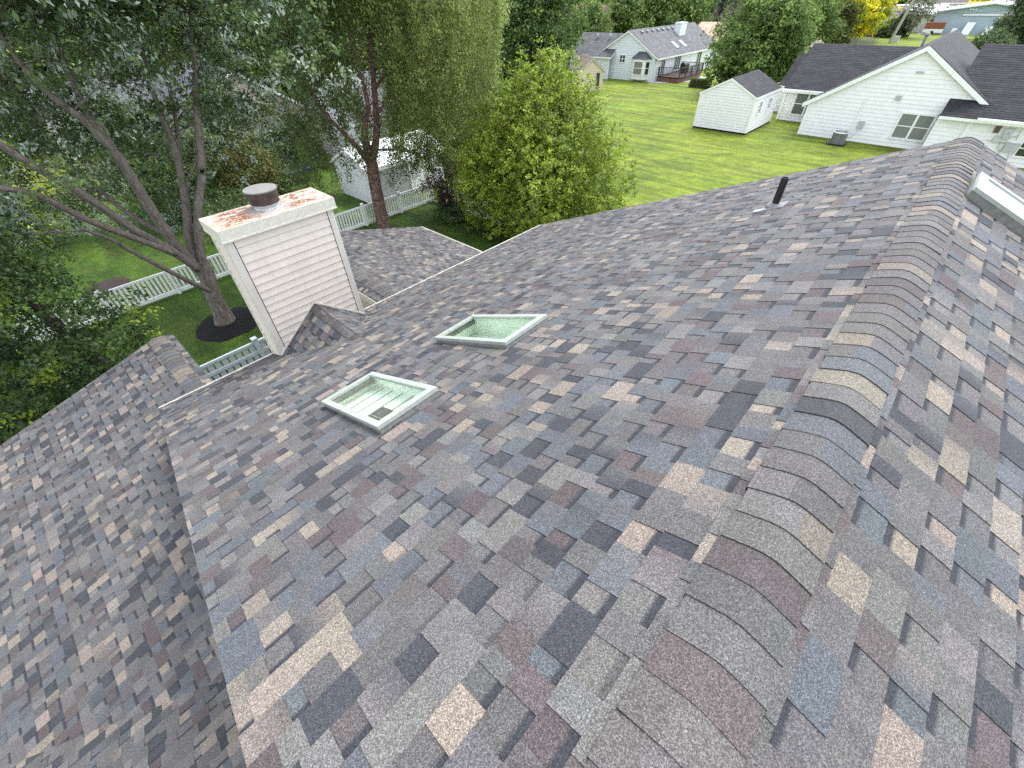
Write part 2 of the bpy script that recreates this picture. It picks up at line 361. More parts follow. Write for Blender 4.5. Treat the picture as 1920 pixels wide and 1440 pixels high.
def shingles(mb, O, u, v, poly, e=0.143, v0=0.0, holes=(), pal=PAL, teeth=True, wr=(0.085, 0.24), lift=0.0, hs=1.0):
    """one roof plane of lapped asphalt shingles: O origin, u along the courses, v down the slope"""
    O, u, v = (np.array(a, float) for a in (O, u, v)); n = np.cross(u, v); n /= np.linalg.norm(n)
    if n[2] < 0: n = -n
    poly = ccw(poly)
    umin, umax = min(p[0] for p in poly), max(p[0] for p in poly); vmin, vmax = min(p[1] for p in poly), max(p[1] for p in poly)
    P = lambda a, b, h: O + u * a + v * b + n * (h + lift)
    k = math.floor((vmin - v0) / e)
    while v0 + k * e < vmax:
        va = v0 + k * e; vb = va + e; k += 1
        hb = lambda b: (0.001 + 0.005 * (b - va) / e) * hs
        a = umin - rnd.random() * 0.2; tooth = rnd.random() < 0.5
        while a < umax:
            w = rnd.uniform(*wr) if tooth else rnd.uniform(wr[0] * 0.75, wr[1] * 0.7)
            b = a + w; c = pick(pal); dh = 0.004 * hs if (tooth and teeth) else 0.0
            bands = [(va, vb, c)]; grad = None
            if teeth and rnd.random() < .38: c3 = pick(pal); grad = tuple(x * .35 + y * .65 for x, y in zip(c, c3))
            if teeth and not tooth:
                bw = va + 0.028 + 0.010 * rnd.random()
                dk = (0.027, 0.029, 0.035)
                if rnd.random() < .15: dk = tuple(.5 * x + .5 * y for x, y in zip(dk, c))
                bands = [(va, vb, c)] if vb < 0.30 else [(va, bw - .006, dk), (bw - .006, bw + .010, None), (bw + .010, vb, c)]
                bcol = (dk, c, bw - .006, .016); grad = None
            elif teeth and w > 0.15 and rnd.random() < 0.35:      # a blend of two colour drops inside one tab
                c2 = pick(pal); bands = [(va, vb, c)]
                mid = a + w * rnd.uniform(0.35, 0.65)
                bands = [(va, vb, c, a, mid), (va, vb, c2, mid, b)]
            for bd in bands:
                ba, bb, cc = bd[:3]; ua, ub = (bd[3], bd[4]) if len(bd) > 3 else (a, b)
                rects = [(ua, ba, ub, bb)]
                for (h0, g0, h1, g1) in holes:
                    nr = []
                    for (x0, y0, x1, y1) in rects:
                        if x1 <= h0 or x0 >= h1 or y1 <= g0 or y0 >= g1: nr.append((x0, y0, x1, y1)); continue
                        if x0 < h0: nr.append((x0, y0, h0, y1))
                        if x1 > h1: nr.append((h1, y0, x1, y1))
                        m0, m1 = max(x0, h0), min(x1, h1)
                        if y0 < g0: nr.append((m0, y0, m1, g0))
                        if y1 > g1: nr.append((m0, g1, m1, y1))
                    rects = nr
                for (x0, y0, x1, y1) in rects:
                    q = clip_poly([(x0, y0), (x1, y0), (x1, y1), (x0, y1)], poly)
                    if len(q) < 3: continue
                    if cc is None: fc = [tuple(x + (y - x) * min(1, max(0, (t - bcol[2]) / bcol[3])) for x, y in zip(bcol[0], bcol[1])) for s, t in q]
                    elif grad is None: fc = cc
                    else: fc = [tuple(x + (y - x) * min(1, max(0, (s - a) / w)) for x, y in zip(cc, grad)) for s, t in q]
                    mb.face([P(s, t, hb(t) + dh) for s, t in q], fc)
                    # butt edge
                    if abs(y1 - vb) < 1e-9:
                        be = [s for s, t in q if abs(t - vb) < 1e-7]
                        if len(be) >= 2:
                            s0, s1 = min(be), max(be); ht = hb(vb) + dh
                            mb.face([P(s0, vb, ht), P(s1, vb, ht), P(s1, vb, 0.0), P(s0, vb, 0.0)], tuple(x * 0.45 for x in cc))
                    if dh:
                        for s in (x0, x1):
                            le = [t for ss, t in q if abs(ss - s) < 1e-7]
                            if len(le) >= 2 and (abs(s - a) < 1e-9 or abs(s - b) < 1e-9):
                                t0, t1 = min(le), max(le)
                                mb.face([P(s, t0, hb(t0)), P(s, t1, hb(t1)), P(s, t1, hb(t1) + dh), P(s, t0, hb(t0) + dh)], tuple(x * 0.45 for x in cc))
            a = b; tooth = (rnd.random() < .28) if tooth else True
def ridge_caps(mb, A, d, L, side, tl, tr, e=0.143, hw=0.152, pal=CPAL, back=False, first=0.0):
    """curved cap shingles on a ridge: A start, d along the ridge; tl / tr slope tangents on -side / +side"""
    A, d, side = (np.array(a, float) for a in (A, d, side)); up = np.array([0, 0, 1.0])
    ys = np.linspace(-hw, hw, 15); a0 = 0.046
    prof = lambda y: -(tr if y > 0 else tl) * (math.sqrt(y * y + a0 * a0) - a0 * 0.46)
    npc = int(L / e) + 2
    for k in range(npc):
        s0 = first + k * e; s1 = min(s0 + e + 0.01, L)
        if s0 >= L: break
        c1, c2 = pick(pal), None
        c2 = pick(pal) if rnd.random() < 0.3 else c1
        cut = rnd.uniform(-0.08, 0.08); jig = rnd.uniform(-0.004, 0.004); lf = 0.004 + rnd.random() * 0.004; skew = rnd.uniform(-.03, .03); curl = rnd.uniform(0, .006) if rnd.random() < .25 else 0; cs = rnd.choice((-1, 1))
        ya = [y + jig for y in ys]
        top = lambda y, s: A + d * (s + (skew * y if s == s0 else 0)) + side * y + up * (prof(y) + 0.012 + ((lf + curl * max(0, cs * y / hw) ** 2) if s == s0 else 0.001))
        for i in range(len(ya) - 1):
            y0, y1 = ya[i], ya[i + 1]; c = c1 if (y0 + y1) / 2 < cut else c2
            mb.face([top(y0, s0), top(y1, s0), top(y1, s1), top(y0, s1)], c)
            b0, b1 = top(y0, s0) - up * 0.012, top(y1, s0) - up * 0.012
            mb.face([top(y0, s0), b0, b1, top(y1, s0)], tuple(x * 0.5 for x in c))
        for y in (ya[0], ya[-1]):
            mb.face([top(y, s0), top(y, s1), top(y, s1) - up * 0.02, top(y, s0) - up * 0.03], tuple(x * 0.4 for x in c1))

# ------------------------------------------------------------------ walls, windows, roofs
def lap_wall(mb, O, u, n, poly, e=0.125, lip=0.014, z0=0.0, m=None):
    """lapped siding on a vertical wall; poly convex in (along u, z)"""
    O, u, n = (np.array(a, float) for a in (O, u, n)); up = np.array([0, 0, 1.0]); poly = ccw(poly)
    zmin, zmax = min(p[1] for p in poly), max(p[1] for p in poly); umin, umax = min(p[0] for p in poly), max(p[0] for p in poly)
    z = zmin; P = lambda a, b, h: O + u * a + up * b + n * h
    while z < zmax - 1e-6:
        zt = min(z + e, zmax)
        q = clip_poly([(umin, z), (umax, z), (umax, zt), (umin, zt)], poly)
        if len(q) >= 3:
            mb.face([P(a, b, lip * (1 - (b - z) / e)) for a, b in q], m=m)
            be = [a for a, b in q if abs(b - z) < 1e-7]
            if len(be) >= 2: mb.face([P(min(be), z, 0), P(max(be), z, 0), P(max(be), z, lip), P(min(be), z, lip)], m=m)
        z = zt
def window(parent, C, u, n, w, h, pane='pane', frame='white_trim', fw=0.07, mull=1, rail=True, dep=0.09, name='window'):
    """C centre of the opening on the wall; frame is the part, the glass its sub-part"""
    C, u, n = (np.array(a, float) for a in (C, u, n)); up = np.array([0, 0, 1.0]); mb = MB()
    bx = lambda a0, a1, b0, b1, d=dep: mb.obox(C + u * a0 + up * b0 - n * 0.03, u, up, n, a1 - a0, b1 - b0, d + 0.03)
    bx(-w / 2 - fw, w / 2 + fw, h / 2, h / 2 + fw); bx(-w / 2 - fw, w / 2 + fw, -h / 2 - fw, -h / 2)
    bx(-w / 2 - fw, -w / 2, -h / 2, h / 2); bx(w / 2, w / 2 + fw, -h / 2, h / 2)
    for i in range(1, mull + 1):
        a = -w / 2 + w * i / (mull + 1); bx(a - fw * 0.6, a + fw * 0.6, -h / 2, h / 2, dep * 0.9)
    segs = [(-w / 2 + w * i / (mull + 1) + fw * 0.6 * (i > 0), -w / 2 + w * (i + 1) / (mull + 1) - fw * 0.6 * (i < mull)) for i in range(mull + 1)]
    if rail:
        for a, b in segs: bx(a, b, -0.03, 0.03, dep * 0.6)
    o = mb.build(name, frame, parent)
    pm = MB()
    for a, b in segs:
        if rail:
            pm.obox(C + u * a - up * h / 2 - n * 0.02, u, up, n, b - a, h / 2 - 0.03, dep * .45 + .02); pm.obox(C + u * a + up * 0.03 - n * 0.02, u, up, n, b - a, h / 2 - 0.03, dep * .55 + .02)
        else: pm.obox(C + u * a - up * h / 2 - n * 0.02, u, up, n, b - a, h, dep * .5 + .02)
    pm.build('pane', pane, o)
    return o
X_, Y_, Z_ = np.array([1., 0, 0]), np.array([0, 1., 0]), np.array([0, 0, 1.])

# ================================================================== SETTING
mb = MB(); seg = 90
rad = [0, 20, 60, 150, 320, 700, 1500]
mb.v = [(40, 20, 0)]
for r_ in rad[1:]:
    for j in range(seg):
        t = 2 * math.pi * j / seg; mb.v.append((40 + r_ * math.cos(t), 20 + r_ * math.sin(t), 0))
for j in range(seg): mb.f.append((0, 1 + j, 1 + (j + 1) % seg))
for i in range(len(rad) - 2):
    a, b = 1 + i * seg, 1 + (i + 1) * seg
    for j in range(seg): mb.f.append((a + j, b + j, b + (j + 1) % seg, a + (j + 1) % seg))
mb.c = [(1, 1, 1)] * len(mb.f); mb.mi = [0] * len(mb.f)
o = mb.build('lawn', 'lawn'); o['kind'] = 'structure'
def patch(name, pts, mat, z=0.004):
    b = MB(); b.face([(p[0], p[1], z) for p in pts]); q = b.build(name, mat); q['kind'] = 'structure'; return q
b = MB()     # greener back lot sheet over the open lawn, tree shade put into its darker colour
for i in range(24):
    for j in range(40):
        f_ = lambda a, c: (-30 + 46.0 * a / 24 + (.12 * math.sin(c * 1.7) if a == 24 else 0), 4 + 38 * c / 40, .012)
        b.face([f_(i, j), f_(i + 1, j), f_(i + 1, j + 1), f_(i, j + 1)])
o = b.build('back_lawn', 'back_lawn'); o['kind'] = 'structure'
# mulch ring round the maple: a shallow mound with an uneven rim
def mound(name, c, r, h, mat, kind='structure'):
    b = MB(); n = 56; b.v = [(c[0], c[1], h)]
    rr = [1 + rnd.uniform(-.05, .05) for _ in range(n)]
    for q_, hh in ((0.45, h * 0.95), (0.85, h * 0.6), (1.0, 0.004)):
        for j in range(n):
            t = 2 * math.pi * j / n; k = r * q_ * rr[j]
            b.v.append((c[0] + k * math.cos(t), c[1] + k * math.sin(t), hh + (rnd.uniform(-.012, .012) if q_ < 1 else 0)))
    for j in range(n): b.f.append((0, 1 + j, 1 + (j + 1) % n))
    for i in range(2):
        for j in range(n): b.f.append((1 + i * n + j, 1 + (i + 1) * n + j, 1 + (i + 1) * n + (j + 1) % n, 1 + i * n + (j + 1) % n))
    b.c = [(1, 1, 1)] * len(b.f); b.mi = [0] * len(b.f)
    q = b.build(name, mat, smooth=True); q['kind'] = kind; return q
mound('mulch_bed', (2.33, 17.45), 1.22, 0.09, 'mulch')
mound('mulch_bed', (-0.2, 24.6), 0.9, 0.08, 'mulch_brown')
p = onZ(645, 385); mound('mulch_bed', (11.9, 27.5), 0.8, 0.06, 'mulch_brown')
mound('mulch_bed', (44.6, -6.5), 1.3, 0.08, 'red_mulch')
patch('gravel_yard', [(163, -12), (163, 17), (200, 22), (200, -12)], 'gravel')
patch('path', [(62.6, 33.2), (67.0, 29.2), (72.5, 29.0), (72.5, 33.2)], 'concrete')

# ================================================================== THE HOUSE UNDER THE CAMERA
yr, zr, pt = -0.197, 7.73, 0.414776743
cpt, spt, tp = math.cos(pt), math.sin(pt), math.tan(pt)
X0 = -0.53
house = thing('shingled_house', (4, 3, 0), 'big house seen from its own ridge, roof of mixed grey tan and maroon shingles', 'house')
O = np.array([X0, yr, zr]); vl = np.array([0, cpt, -spt]); vrr = np.array([0, -cpt, -spt])
nl = np.array([0, spt, cpt]); nr = np.array([0, -spt, cpt])
sky_main = [(1.40, 2.72, 1.97, 4.03), (2.86, 2.70, 3.46, 3.97)]     # (u0, v0, u1, v1) openings on the main slope
mb = MB()
mainpoly = [(0, 0), (8.98, 0), (9.72, 8.36), (0, 8.57)]
shingles(mb, O, X_, vl, mainpoly, v0=0.212 - 0.143, holes=sky_main)
mb.build('roof_slope', 'shingle', house, col=True)
mb = MB()
shingles(mb, O, X_, vrr, [(0, 0), (8.98, 0), (9.5, 8.5), (0, 8.5)], v0=0.212 - 0.143)
mb.build('roof_slope', 'shingle', house, col=True)
mb = MB(); ridge_caps(mb, O + Z_ * 0.004, X_, 8.98, Y_, tp, tp, hw=0.158, first=0.03)
mb.build('ridge_cap', 'shingle', house, col=True)
# roof deck below the shingles
mb = MB()
def deckpoly(poly, v, nn, holes=()):
    rects = [(0, 0, 9.0, 8.3)]
    for (h0, g0, h1, g1) in holes:
        nr_ = []
        for (x0, y0, x1, y1) in rects:
            if x1 <= h0 or x0 >= h1 or y1 <= g0 or y0 >= g1: nr_.append((x0, y0, x1, y1)); continue
            m0, m1 = max(x0, h0), min(x1, h1)
            if x0 < h0: nr_.append((x0, y0, h0, y1))
            if x1 > h1: nr_.append((h1, y0, x1, y1))
            if y0 < g0: nr_.append((m0, y0, m1, g0))
            if y1 > g1: nr_.append((m0, g1, m1, y1))
        rects = nr_
    for (x0, y0, x1, y1) in rects:
        mb.slab([O + X_ * a + v * b - nn * 0.012 for a, b in ((x0, y0), (x1, y0), (x1, y1), (x0, y1))], 0.02)
deckpoly(mainpoly, vl, nl, sky_main); deckpoly(mainpoly, vrr, nr)
mb.build('roof_deck', 'wood_grey', house)
# upper walls
mb = MB()
for x, sgn in ((-0.2, -1), (8.3, 1)):
    lap_wall(mb, (x, 0, 0), Y_, X_ * sgn, [(-7.6, 0.3), (7.2, 0.3), (7.2, 4.35), (0, 7.55), (-7.6, 4.3)])
lap_wall(mb, (-0.2, 7.2, 0), X_, Y_, [(0, 0.3), (8.5, 0.3), (8.5, 4.3), (0, 4.3)])
lap_wall(mb, (-0.2, -7.6, 0), X_, -Y_, [(0, 0.3), (8.5, 0.3), (8.5, 4.3), (0, 4.3)])
mb.build('wall', 'siding_cream', house)
# eave: drip edge, dark gutter trough and its outer lip
E0, E1 = O + vl * 8.57, O + X_ * 9.72 + vl * 8.36
mb = MB(); d_ = (E1 - E0); L_ = np.linalg.norm(d_); d_ /= L_; oy = np.cross(Z_, d_); oy = np.array([oy[0], oy[1], 0])
oy = Y_ * 1.0
q = E0 - nl * 0.004
mb.obox(q - vl * 0.012 - Z_ * 0.10, d_, Y_, Z_, L_, 0.030, 0.102, 0)
mb.obox(q + Y_ * 0.018 - Z_ * 0.09, d_, Y_, Z_, L_, 0.034, 0.055, 1)
mb.obox(q + Y_ * 0.052 - Z_ * 0.09, d_, Y_, Z_, L_, 0.014, 0.080, 0)
mb.build('gutter', ['drip', 'gutter_dark'], house)
for (A_, B_) in ((O + X_ * 9.0, E1), (O + X_ * 9.0, O + X_ * 9.5 + vrr * 8.5), (O + X_ * 0.02, E0 + X_ * 0.02), (O + X_ * 0.02, O + X_ * 0.02 + vrr * 8.5)):
    dd = B_ - A_; l = np.linalg.norm(dd); dd /= l
    mb = MB(); mb.obox(A_ - Z_ * 0.185, dd, X_, Z_, l, 0.014, 0.15); mb.build('rake_trim', 'drip', house)   # both ends of both slopes
# cut-off vent pipe with its boot
vb_ = O + X_ * (6.45 - X0) + vl * 1.63
vp = MB(); vp.tube([vb_ - Z_ * 0.05, vb_ + Z_ * 0.36], 0.043, 20, cap=False); vp.tube([vb_ + Z_ * 0.36, vb_ + Z_ * 0.2], 0.037, 20, cap=False)
vp.tube([vb_ + Z_ * 0.205, vb_ + Z_ * 0.2], 0.037, 20)
for j in range(20):
    t0, t1 = 2 * math.pi * j / 20, 2 * math.pi * (j + 1) / 20
    f_ = lambda t, r: vb_ + Z_ * 0.36 + np.array([math.cos(t) * r, math.sin(t) * r, 0])
    vp.face([f_(t0, .037), f_(t0, .043), f_(t1, .043), f_(t1, .037)])
vpo = vp.build('vent_pipe', 'black_pipe', house)
mb = MB(); mb.tube([vb_ - Z_ * 0.03, vb_ + Z_ * 0.012, vb_ + Z_ * 0.05], [0.105, 0.095, 0.055], 20, m=0)
mb.obox(vb_ - X_ * 0.17 + vl * 0.10 + nl * 0.011, X_, vl, nl, 0.12, 0.11, 0.004, 1)
mb.obox(vb_ - X_ * 0.14 - vl * 0.14 + nl * 0.008, X_, vl, nl, 0.28, 0.26, 0.004, 0)
mb.build('pipe_flashing', ['boot', 'galv'], vpo)
# skylights
def skylight(u0, v0, u1, v1, v, nn, blind, curb=0.074):
    B = lambda a, b, h: O + X_ * a + v * b + nn * h
    fw = 0.05; mb = MB(); out = 0.025
    for (a0, b0, a1, b1) in ((u0 - out, v0 - out, u1 + out, v0 + fw * 1.3), (u0 - out, v1 - fw * 0.7, u1 + out, v1 + out), (u0 - out, v0 + fw * 1.3, u0 + fw * .7, v1 - fw * .7), (u1 - fw * .7, v0 + fw * 1.3, u1 + out, v1 - fw * .7)):
        mb.obox(B(a0, b0, curb - 0.03), X_, v, nn, a1 - a0, b1 - b0, 0.034, 0)
    for (a0, b0, a1, b1) in ((u0 - .02, v0 - .02, u1 + .02, v0), (u0 - .02, v1, u1 + .02, v1 + .02), (u0 - .02, v0, u0, v1), (u1, v0, u1 + .02, v1)):
        mb.obox(B(a0, b0, -0.02), X_, v, nn, a1 - a0, b1 - b0, curb - 0.01 + 0.0, 1)
    # lower apron flashing and its screws
    mb.obox(B(u0 - .03, v1 + .02, 0.006), X_, v, nn, u1 - u0 + .06, 0.05, 0.005, 1)
    for i in range(4): mb.tube([B(u0 + (u1 - u0) * (i + .5) / 4, v1 + .024, 0.05), B(u0 + (u1 - u0) * (i + .5) / 4, v1 + .026 + .004, 0.05)], 0.006, 8, m=1)
    fo = mb.build('skylight', ['skyframe', 'skyframe_dark'], house)
    g = MB(); g.face([B(u0, v0, curb - .014), B(u1, v0, curb - .014), B(u1, v1, curb - .014), B(u0, v1, curb - .014)]); g.build('glass', 'skyglass' if blind != 'flat' else 'pale_glass', fo)
    if blind == 'flat': return
    w = MB(); dz = 0.55
    # light well: four walls dropping vertically from the opening to the ceiling below
    i_ = .002; c = [B(u0 + i_, v0 + i_, curb - .018), B(u1 - i_, v0 + i_, curb - .018), B(u1 - i_, v1 - i_, curb - .018), B(u0 + i_, v1 - i_, curb - .018)]
    lo = [x - Z_ * (0.17 if blind == 'panel' else 0.27) for x in c]
    for i in range(4): w.face([c[i], c[(i + 1) % 4], lo[(i + 1) % 4], lo[i]], m=0)
    w.face(lo, m=0)
    if blind == 'panel':      # boarded ceiling seen through the glass, one dark opening
        for i in range(1, 6):
            a = u0 + (u1 - u0) * 0.0; q0 = lo[0] + (lo[3] - lo[0]) * (i / 6)
            w.obox(q0 + nn * 0.004, X_, v, nn, u1 - u0, 0.010, 0.004, 2)
        q0 = lo[0] + X_ * 0.04 + v * 0.18
        w.obox(q0 + nn * 0.012, X_, v, nn, 0.27, 0.44, 0.004, 1)
        w.obox(q0 + nn * 0.018 + X_ * 0.12, X_, v, nn, 0.010, 0.44, 0.004, 2)
    else:
        w.obox(lo[3] + nn * 0.10 - v * 0.03, X_, v, nn, u1 - u0, 0.03, 0.02, 0)
        w.obox(lo[0] + nn * 0.10, X_, v, nn, 0.03, v1 - v0 - .05, 0.02, 0)
    w.build('light_well', ['well', 'well_dark', 'well_line'], fo)
skylight(*sky_main[0], vl, nl, 'panel'); skylight(*sky_main[1], vl, nl, 'well')
skylight(6.63, 0.20, 7.19, 1.45, vrr, nr, 'flat', 0.105)
# chimney: sided box astride the eave
CX0, CX1, CY0, CY1, CZ = 1.42, 3.10, 7.0, 7.62, 6.70
mb = MB()
lap_wall(mb, (CX0 + .10, CY0, 0), X_, -Y_, [(0, 4.3), (CX1 - CX0 - .20, 4.3), (CX1 - CX0 - .20, CZ), (0, CZ)], 0.125, 0.021)
lap_wall(mb, (CX0, CY0 + .09, 0), Y_, -X_, [(0, 0.2), (CY1 - CY0 - .18, 0.2), (CY1 - CY0 - .18, CZ), (0, CZ)], 0.125, 0.021)
lap_wall(mb, (CX1, CY0 + .09, 0), Y_, X_, [(0, 0.2), (CY1 - CY0 - .18, 0.2), (CY1 - CY0 - .18, CZ), (0, CZ)], 0.125, 0.021)
lap_wall(mb, (CX0 + .1, CY1, 0), X_, Y_, [(0, 0.2), (CX1 - CX0 - .2, 0.2), (CX1 - CX0 - .2, CZ), (0, CZ)], 0.125, 0.021)
ch = mb.build('chimney', 'siding_cream', house)
for (x, y) in ((CX0, CY0), (CX1, CY0), (CX0, CY1), (CX1, CY1)):
    mb = MB(); sx = 1 if x == CX0 else -1; sy = 1 if y == CY0 else -1; t = 0.018
    zb = 4.52 if y == CY0 else 0.2
    mb.obox((x - sx * t, y - sy * t, zb), X_ * sx, Y_ * sy, Z_, 0.105, 0.014, CZ - zb); mb.obox((x - sx * t, y - sy * t + sy * .014, zb), X_ * sx, Y_ * sy, Z_, 0.014, 0.09, CZ - zb)
    mb.build('corner_board', 'trim_cream', ch)
mb = MB()   # metal cap: top sheet falling a little to the rim and a folded skirt
a, b_, c_, d2 = CX0 - .045, CX1 + .075, CY0 - .06, CY1 + .08
nx, ny = 26, 12
gz = lambda i, j: 6.842 + 0.022 * (1 - max(abs(i / nx * 2 - 1), abs(j / ny * 2 - 1))) + 0.004 * math.sin(i * 1.7) * math.cos(j * 1.3) * (0 < i < nx and 0 < j < ny)
gp = lambda i, j: (a + (b_ - a) * i / nx, c_ + (d2 - c_) * j / ny, gz(i, j))
for i in range(nx):
    for j in range(ny): mb.face([gp(i, j), gp(i + 1, j), gp(i + 1, j + 1), gp(i, j + 1)])
for (p0, p1) in (((a, c_), (b_, c_)), ((b_, c_), (b_, d2)), ((b_, d2), (a, d2)), ((a, d2), (a, c_))):
    mb.face([(*p0, 6.68), (*p1, 6.68), (*p1, 6.842), (*p0, 6.842)])
mb.face([(a, c_, 6.68), (a, d2, 6.68), (b_, d2, 6.68), (b_, c_, 6.68)])
mb.box((a - .008, c_ - .008, 6.668), (b_ + .008, c_, 6.69)); mb.box((a - .008, c_, 6.668), (a, d2, 6.69))
mb.build('chimney_cap', 'rust', ch)
fx, fy = 2.27, 7.36
mb = MB(); c0 = np.array([fx, fy, 6.83])
mb.tube([c0, c0 + Z_ * .035, c0 + Z_ * .055], [0.20, 0.185, 0.15], 28, m=0)
mb.tube([c0 + Z_ * .055, c0 + Z_ * .10], 0.15, 28, m=0)
mb.tube([c0 + Z_ * .085, c0 + Z_ * .10, c0 + Z_ * .255, c0 + Z_ * .28], [0.185, 0.208, 0.232, 0.232], 36, m=1, cap=False)
mb.tube([c0 + Z_ * .10, c0 + Z_ * .095], 0.215, 36, m=1)
mb.tube([c0 + Z_ * .275, c0 + Z_ * .292], [0.24, 0.24], 36, m=2); mb.tube([c0 + Z_ * .292, c0 + Z_ * .30], [0.228, 0.05], 36, m=2)
mb.build('flue_cap', ['flue_collar', 'flue_body', 'flue_top'], ch)
# old sealant smear beside the ridge
mb = MB(); q0 = O + X_ * .62 + vrr * .205 + nr * .013
for (a_, b_2, l_, w_) in ((0, 0, .045, .008), (.012, -.006, .03, .006), (-.015, .004, .025, .005), (.03, .003, .02, .004)):
    c_2 = q0 + X_ * a_ + vrr * b_2; mb.face([c_2 - X_ * l_ / 2, c_2 - vrr * w_, c_2 + X_ * l_ / 2, c_2 + vrr * w_ * .7])
mb.build('sealant_smear', 'white_trim', house)
# cricket behind the chimney
zrk = 5.23; xr = 2.26; ye = yr + (zr - zrk) / tp
dzl = zrk - (zr - tp * (CY0 - yr)); wl = xr - CX0 + .02; wr_ = CX1 + .02 - xr
mb = MB()
for sgn, w in ((-1, wl), (1, wr_)):
    l = math.hypot(w, dzl); v = np.array([sgn * w / l, 0, -dzl / l])
    shingles(mb, (xr, CY0, zrk), -Y_, v, [(0, 0), (CY0 - ye + .05, 0), (0, l)], v0=-0.02, lift=0.012)
ridge_caps(mb, np.array([xr, ye - .12, zrk + .008]), Y_, CY0 - ye + .12, -X_, dzl / wr_, dzl / wl, hw=0.12)
mb.build('cricket', 'shingle', house, col=True)
mb = MB()   # rake trim where the cricket meets the siding, step flashing beside it
for sgn, w in ((-1, wl), (1, wr_)):
    A_ = np.array([xr, CY0 - .035, zrk + .03]); B_ = np.array([xr + sgn * w, CY0 - .035, zrk - dzl + .03]); dd = B_ - A_; l = np.linalg.norm(dd)
    mb.obox(A_, dd / l, Y_, Z_, l, 0.02, 0.03)
mb.build('chimney_flashing', 'trim_cream', house)

# ---- lower roofs either side of the chimney court
zw, pw, yend = 4.05, 0.268, 10.42
cw = 1 / math.hypot(1, pw); sw = pw * cw
mb = MB(); Ow = np.array([0.05, yend, zw]); vw = np.array([-cw, 0, -sw])
shingles(mb, Ow, -Y_, vw, [(0, 0), (9.2, 0), (9.2, 4.75), (0, 4.75)], v0=0.05)
mb.build('lower_roof', 'shingle', house, col=True)
mb = MB(); shingles(mb, Ow, -Y_, np.array([cw, 0, -sw]), [(0, 0), (3.6, 0), (3.6, 0.30), (0, 0.30)], v0=0.05)
mb.build('lower_roof', 'shingle', house, col=True)
mb = MB(); ridge_caps(mb, Ow - Y_ * 3.4 + Z_ * .004, Y_, 3.4, -X_, pw, pw, hw=0.155); mb.build('ridge_cap', 'shingle', house, col=True)
mb = MB(); zl = zr - 2.56
shingles(mb, (-9.0, yr, zl), X_, vl, [(0, 0), (8.9, 0), (8.9, 7.2), (0, 7.2)], v0=0.03); mb.build('lower_roof', 'shingle', house, col=True)
mb = MB()
lap_wall(mb, (-4.2, yend - .35, 0), X_, Y_, [(0, 0.3), (4.4, 0.3), (4.4, 3.9), (4.0, 3.9), (0, 2.75)])
lap_wall(mb, (-4.2, 2, 0), Y_, -X_, [(0, 0.3), (8.0, 0.3), (8.0, 2.75), (0, 2.75)])
lap_wall(mb, (0.25, 7, 0), Y_, X_, [(0, 0.3), (3.1, 0.3), (3.1, 3.9), (0, 3.9)])
mb.build('lower_wall', 'siding_cream', house)
mb = MB(); mb.obox(Ow + Y_ * .002 - Z_ * .17, vw, Y_, Z_, 4.75, .015, .16); mb.build('rake_trim', 'drip', house); mb = MB(); mb.obox(Ow + Y_ * .002 - Z_ * .17, np.array([cw, 0, -sw]), Y_, Z_, .3, .015, .16)
mb.build('rake_trim', 'drip', house); mb = MB(); mb.obox(Ow + vw * 4.75 - Z_ * .15, -Y_, X_, Z_, 9, .015, .14)
mb.build('rake_trim', 'drip', house)
xw2, yend2 = 4.37, 13.32; Ow2 = np.array([xw2, yend2, zw]); v2 = np.array([cw, 0, -sw])
mb = MB(); shingles(mb, Ow2, -Y_, v2, [(0, 0), (6.4, 0), (6.4, 4.92), (0, 4.92)], v0=0.05); mb.build('lower_roof', 'shingle', house, col=True)
mb = MB(); shingles(mb, Ow2, -Y_, vw, [(0, 0), (6.4, 0), (6.4, 0.36), (0, 0.36)], v0=0.05); mb.build('lower_roof', 'shingle', house, col=True)
mb = MB(); ridge_caps(mb, Ow2 - Y_ * 6.3 + Z_ * .004, Y_, 6.3, -X_, pw, pw, hw=0.155); mb.build('ridge_cap', 'shingle', house, col=True)
mb = MB(); ev = Ow2 + v2 * 4.92
mb.obox(ev - Z_ * .11, -Y_, X_, Z_, 6.0, .03, .11, 0); mb.obox(ev - Z_ * .10 + X_ * .03, -Y_, X_, Z_, 6.0, .035, .05, 1); mb.obox(ev - Z_ * .10 + X_ * .065, -Y_, X_, Z_, 6.0, .014, .085, 0)
mb.obox(Ow2 - Z_ * .17 + Y_ * .002, v2, Y_, Z_, 4.92, .015, .16, 0)
el = Ow2 + vw * .36; mb.obox(el - Z_ * .17 - X_ * .02, -Y_, X_, Z_, 6.2, .02, .16, 0)
mb.build('gutter', ['drip', 'gutter_dark'], house)
mb = MB()
lap_wall(mb, (xw2 - .22, 7.2, 0), Y_, -X_, [(0, .3), (5.8, .3), (5.8, 3.85), (0, 3.85)])
lap_wall(mb, (xw2 - .22, yend2 - .3, 0), X_, Y_, [(0, .3), (4.6, .3), (4.6, 2.7), (.2, 3.85), (0, 3.85)])
lap_wall(mb, (xw2 + 4.38, 7.2, 0), Y_, X_, [(0, .3), (5.8, .3), (5.8, 2.7), (0, 2.7)])
mb.build('lower_wall', 'tan', house)

